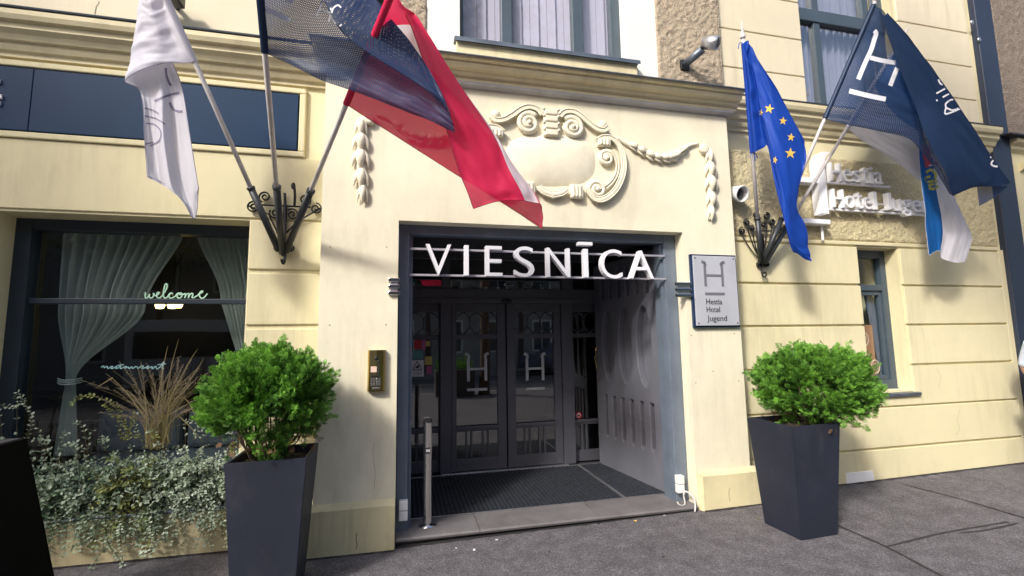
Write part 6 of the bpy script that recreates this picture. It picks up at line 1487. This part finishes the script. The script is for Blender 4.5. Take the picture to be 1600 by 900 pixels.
tree(-9.4, -1.6, 9.2, 1.7, "unseen taller tree beyond the left edge, added to shade the left wall", 2600, .14, 6, crown_c=(-9.0, -.3, 8.5))  # out of view; added to darken the upper left wall and cornice
tree(2.3, -2.3, 9.6, 1.5, "unseen slim tree behind the viewer, added to shade the right wall", 2000, .14, 8, crown_c=(1.9, -1.2, 8.9))  # added out of view so its crown shades the right end wall
for i, (x, y, h, r) in enumerate(((-9.5, -12.4, 8, 2.4), (-4.0, -12.6, 9, 2.6), (1.2, -12.5, 7, 2.2), (6.0, -12.6, 8.5, 2.5), (11.5, -12.4, 8, 2.4))):
    tree(x, y, h, r, ["far tree across the street, opposite the left end", "tall tree across the street, opposite the shop window", "smaller tree across the street, opposite the doors", "tree across the street, opposite the right planter", "tree across the street, furthest right"][i], 1500, .2, 20+i)
ob = thing("opposite_building", (0, -16, 0), "grey rendered building across the street", "building")
M_OPP = principled("opposite_render", (0.34, 0.32, 0.30), 0.85, 0, 0.15, 1); M_OPPW = principled("opposite_pane", (0.05, 0.06, 0.08), 0.15)
m = MB(); m.box(-34, 34, -19, -14.6, 0, 9.5); m.build("wall", M_OPP, ob); m = MB(); m.profile_x([(-14.6, 9.3), (-14.2, 9.45), (-14.2, 9.7), (-14.6, 9.8)], -34, 34); m.build("cornice", M_OPP, ob)
for fl in range(3):
    for k in range(-7, 8):
        m = MB(); x = k*2.6; z = .9+fl*3; m.box(x-.6, x+.6, -14.62, -14.57, z, z+1.8); f_ = m.build("window", M_SURR, ob); m = MB(); m.box(x-.5, x-.03, -14.6, -14.55, z+.1, z+1.7); m.box(x+.03, x+.5, -14.6, -14.55, z+.1, z+1.7); m.build("pane", M_OPPW, f_)
def car(x, y, label, col):
    t = thing("parked_car", (x, y, -.12), label, "car", "cars parked across the street"); z = gz(x)-.12
    mt = principled("car_paint", col, 0.25, 0.2, coat=.6)
    prof = [(-2.1, .35), (-2.15, .7), (-1.9, .92), (-1.2, .98), (-.6, 1.42), (.7, 1.46), (1.45, 1.02), (2.1, .9), (2.18, .5), (2.1, .32)]
    m = MB(); n = len(prof); m.add([(x+a, y+s_*(.82 if b < 1.1 else .66), z+b) for s_ in (-1, 1) for a, b in prof], [list(range(n)), list(range(2*n-1, n-1, -1))]+[[i, i+n, (i+1) % n+n, (i+1) % n] for i in range(n)]); m.build("body", mt, t)
    m = MB()
    for s_ in (-1, 1): m.add([(x+a, y+s_*d_, z+b) for a, b, d_ in ((-1.05, 1.0, .835), (1.25, 1.02, .835), (.66, 1.40, .70), (-.55, 1.37, .70))], [[0, 1, 2, 3]])
    m.build("window", M_OPPW, t)
    for a in (-1.35, 1.35):
        for s_ in (-1, 1): m = MB(); m.lathe([(.2, -.09), (.31, -.09), (.33, 0), (.31, .09), (.2, .09)], (x+a, y+s_*.78, z+.33), 20, axis=(0, 1, 0)); m.build("wheel", M_BLACKPL, t)
car(7.6, -10.0, "dark blue car parked across the street, opposite the right wall", (.03, .05, .12))
vn = thing("parked_van", (-5.6, -8.6, -.12), "white delivery van parked across the street, opposite the shop window", "van")
mt = principled("van_paint", (.72, .74, .78), .3, 0, coat=.5); m = MB(); z = -.05
prof = [(-2.6, .35), (-2.62, 2.2), (-2.45, 2.42), (1.2, 2.42), (1.75, 2.2), (2.2, 1.25), (2.75, 1.05), (2.8, .4)]; n = len(prof)
m.add([(-5.6+a, -8.6+s_*(.95 if b < 2.3 else .82), z+b) for s_ in (-1, 1) for a, b in prof], [list(range(n)), list(range(2*n-1, n-1, -1))]+[[i, i+n, (i+1) % n+n, (i+1) % n] for i in range(n)]); m.build("body", mt, vn)
m = MB(); m.add([(-5.6+a, -8.6+.955, z+b) for a, b in ((-2.4, 1.25), (1.95, 1.25), (1.55, 2.05), (-2.4, 2.05))], [[0, 1, 2, 3]]); m.build("window", M_OPPW, vn)
for a in (-1.7, 1.9):
    for s_ in (-1, 1): m = MB(); m.lathe([(.22, -.1), (.34, -.1), (.36, 0), (.34, .1), (.22, .1)], (-5.6+a, -8.6+s_*.9, z+.36), 20, axis=(0, 1, 0)); m.build("wheel", M_BLACKPL, vn)
kb = thing("kerb_planter", (1.5, -2.2, 0), "dark wicker planter box at the kerb opposite the doors", "planter")
M_WICK = principled("dark_wicker", (0.06, 0.05, 0.05), 0.7, 0, .3, 30); m = MB(); m.box(.9, 2.0, -2.6, -2.05, gz(1), .75, .02); m.build("box", M_WICK, kb)
m = MB(); m.tone = []; R = random.Random(9)
for k in range(500): sprig(m, Vector((R.uniform(.95, 1.95), R.uniform(-2.55, -2.1), .75+abs(R.gauss(0, .13)))), Vector((R.uniform(-1, 1), R.uniform(-1, 1), 1)), .09, R.random(), .014)
m.build("foliage", M_THUJA, kb)
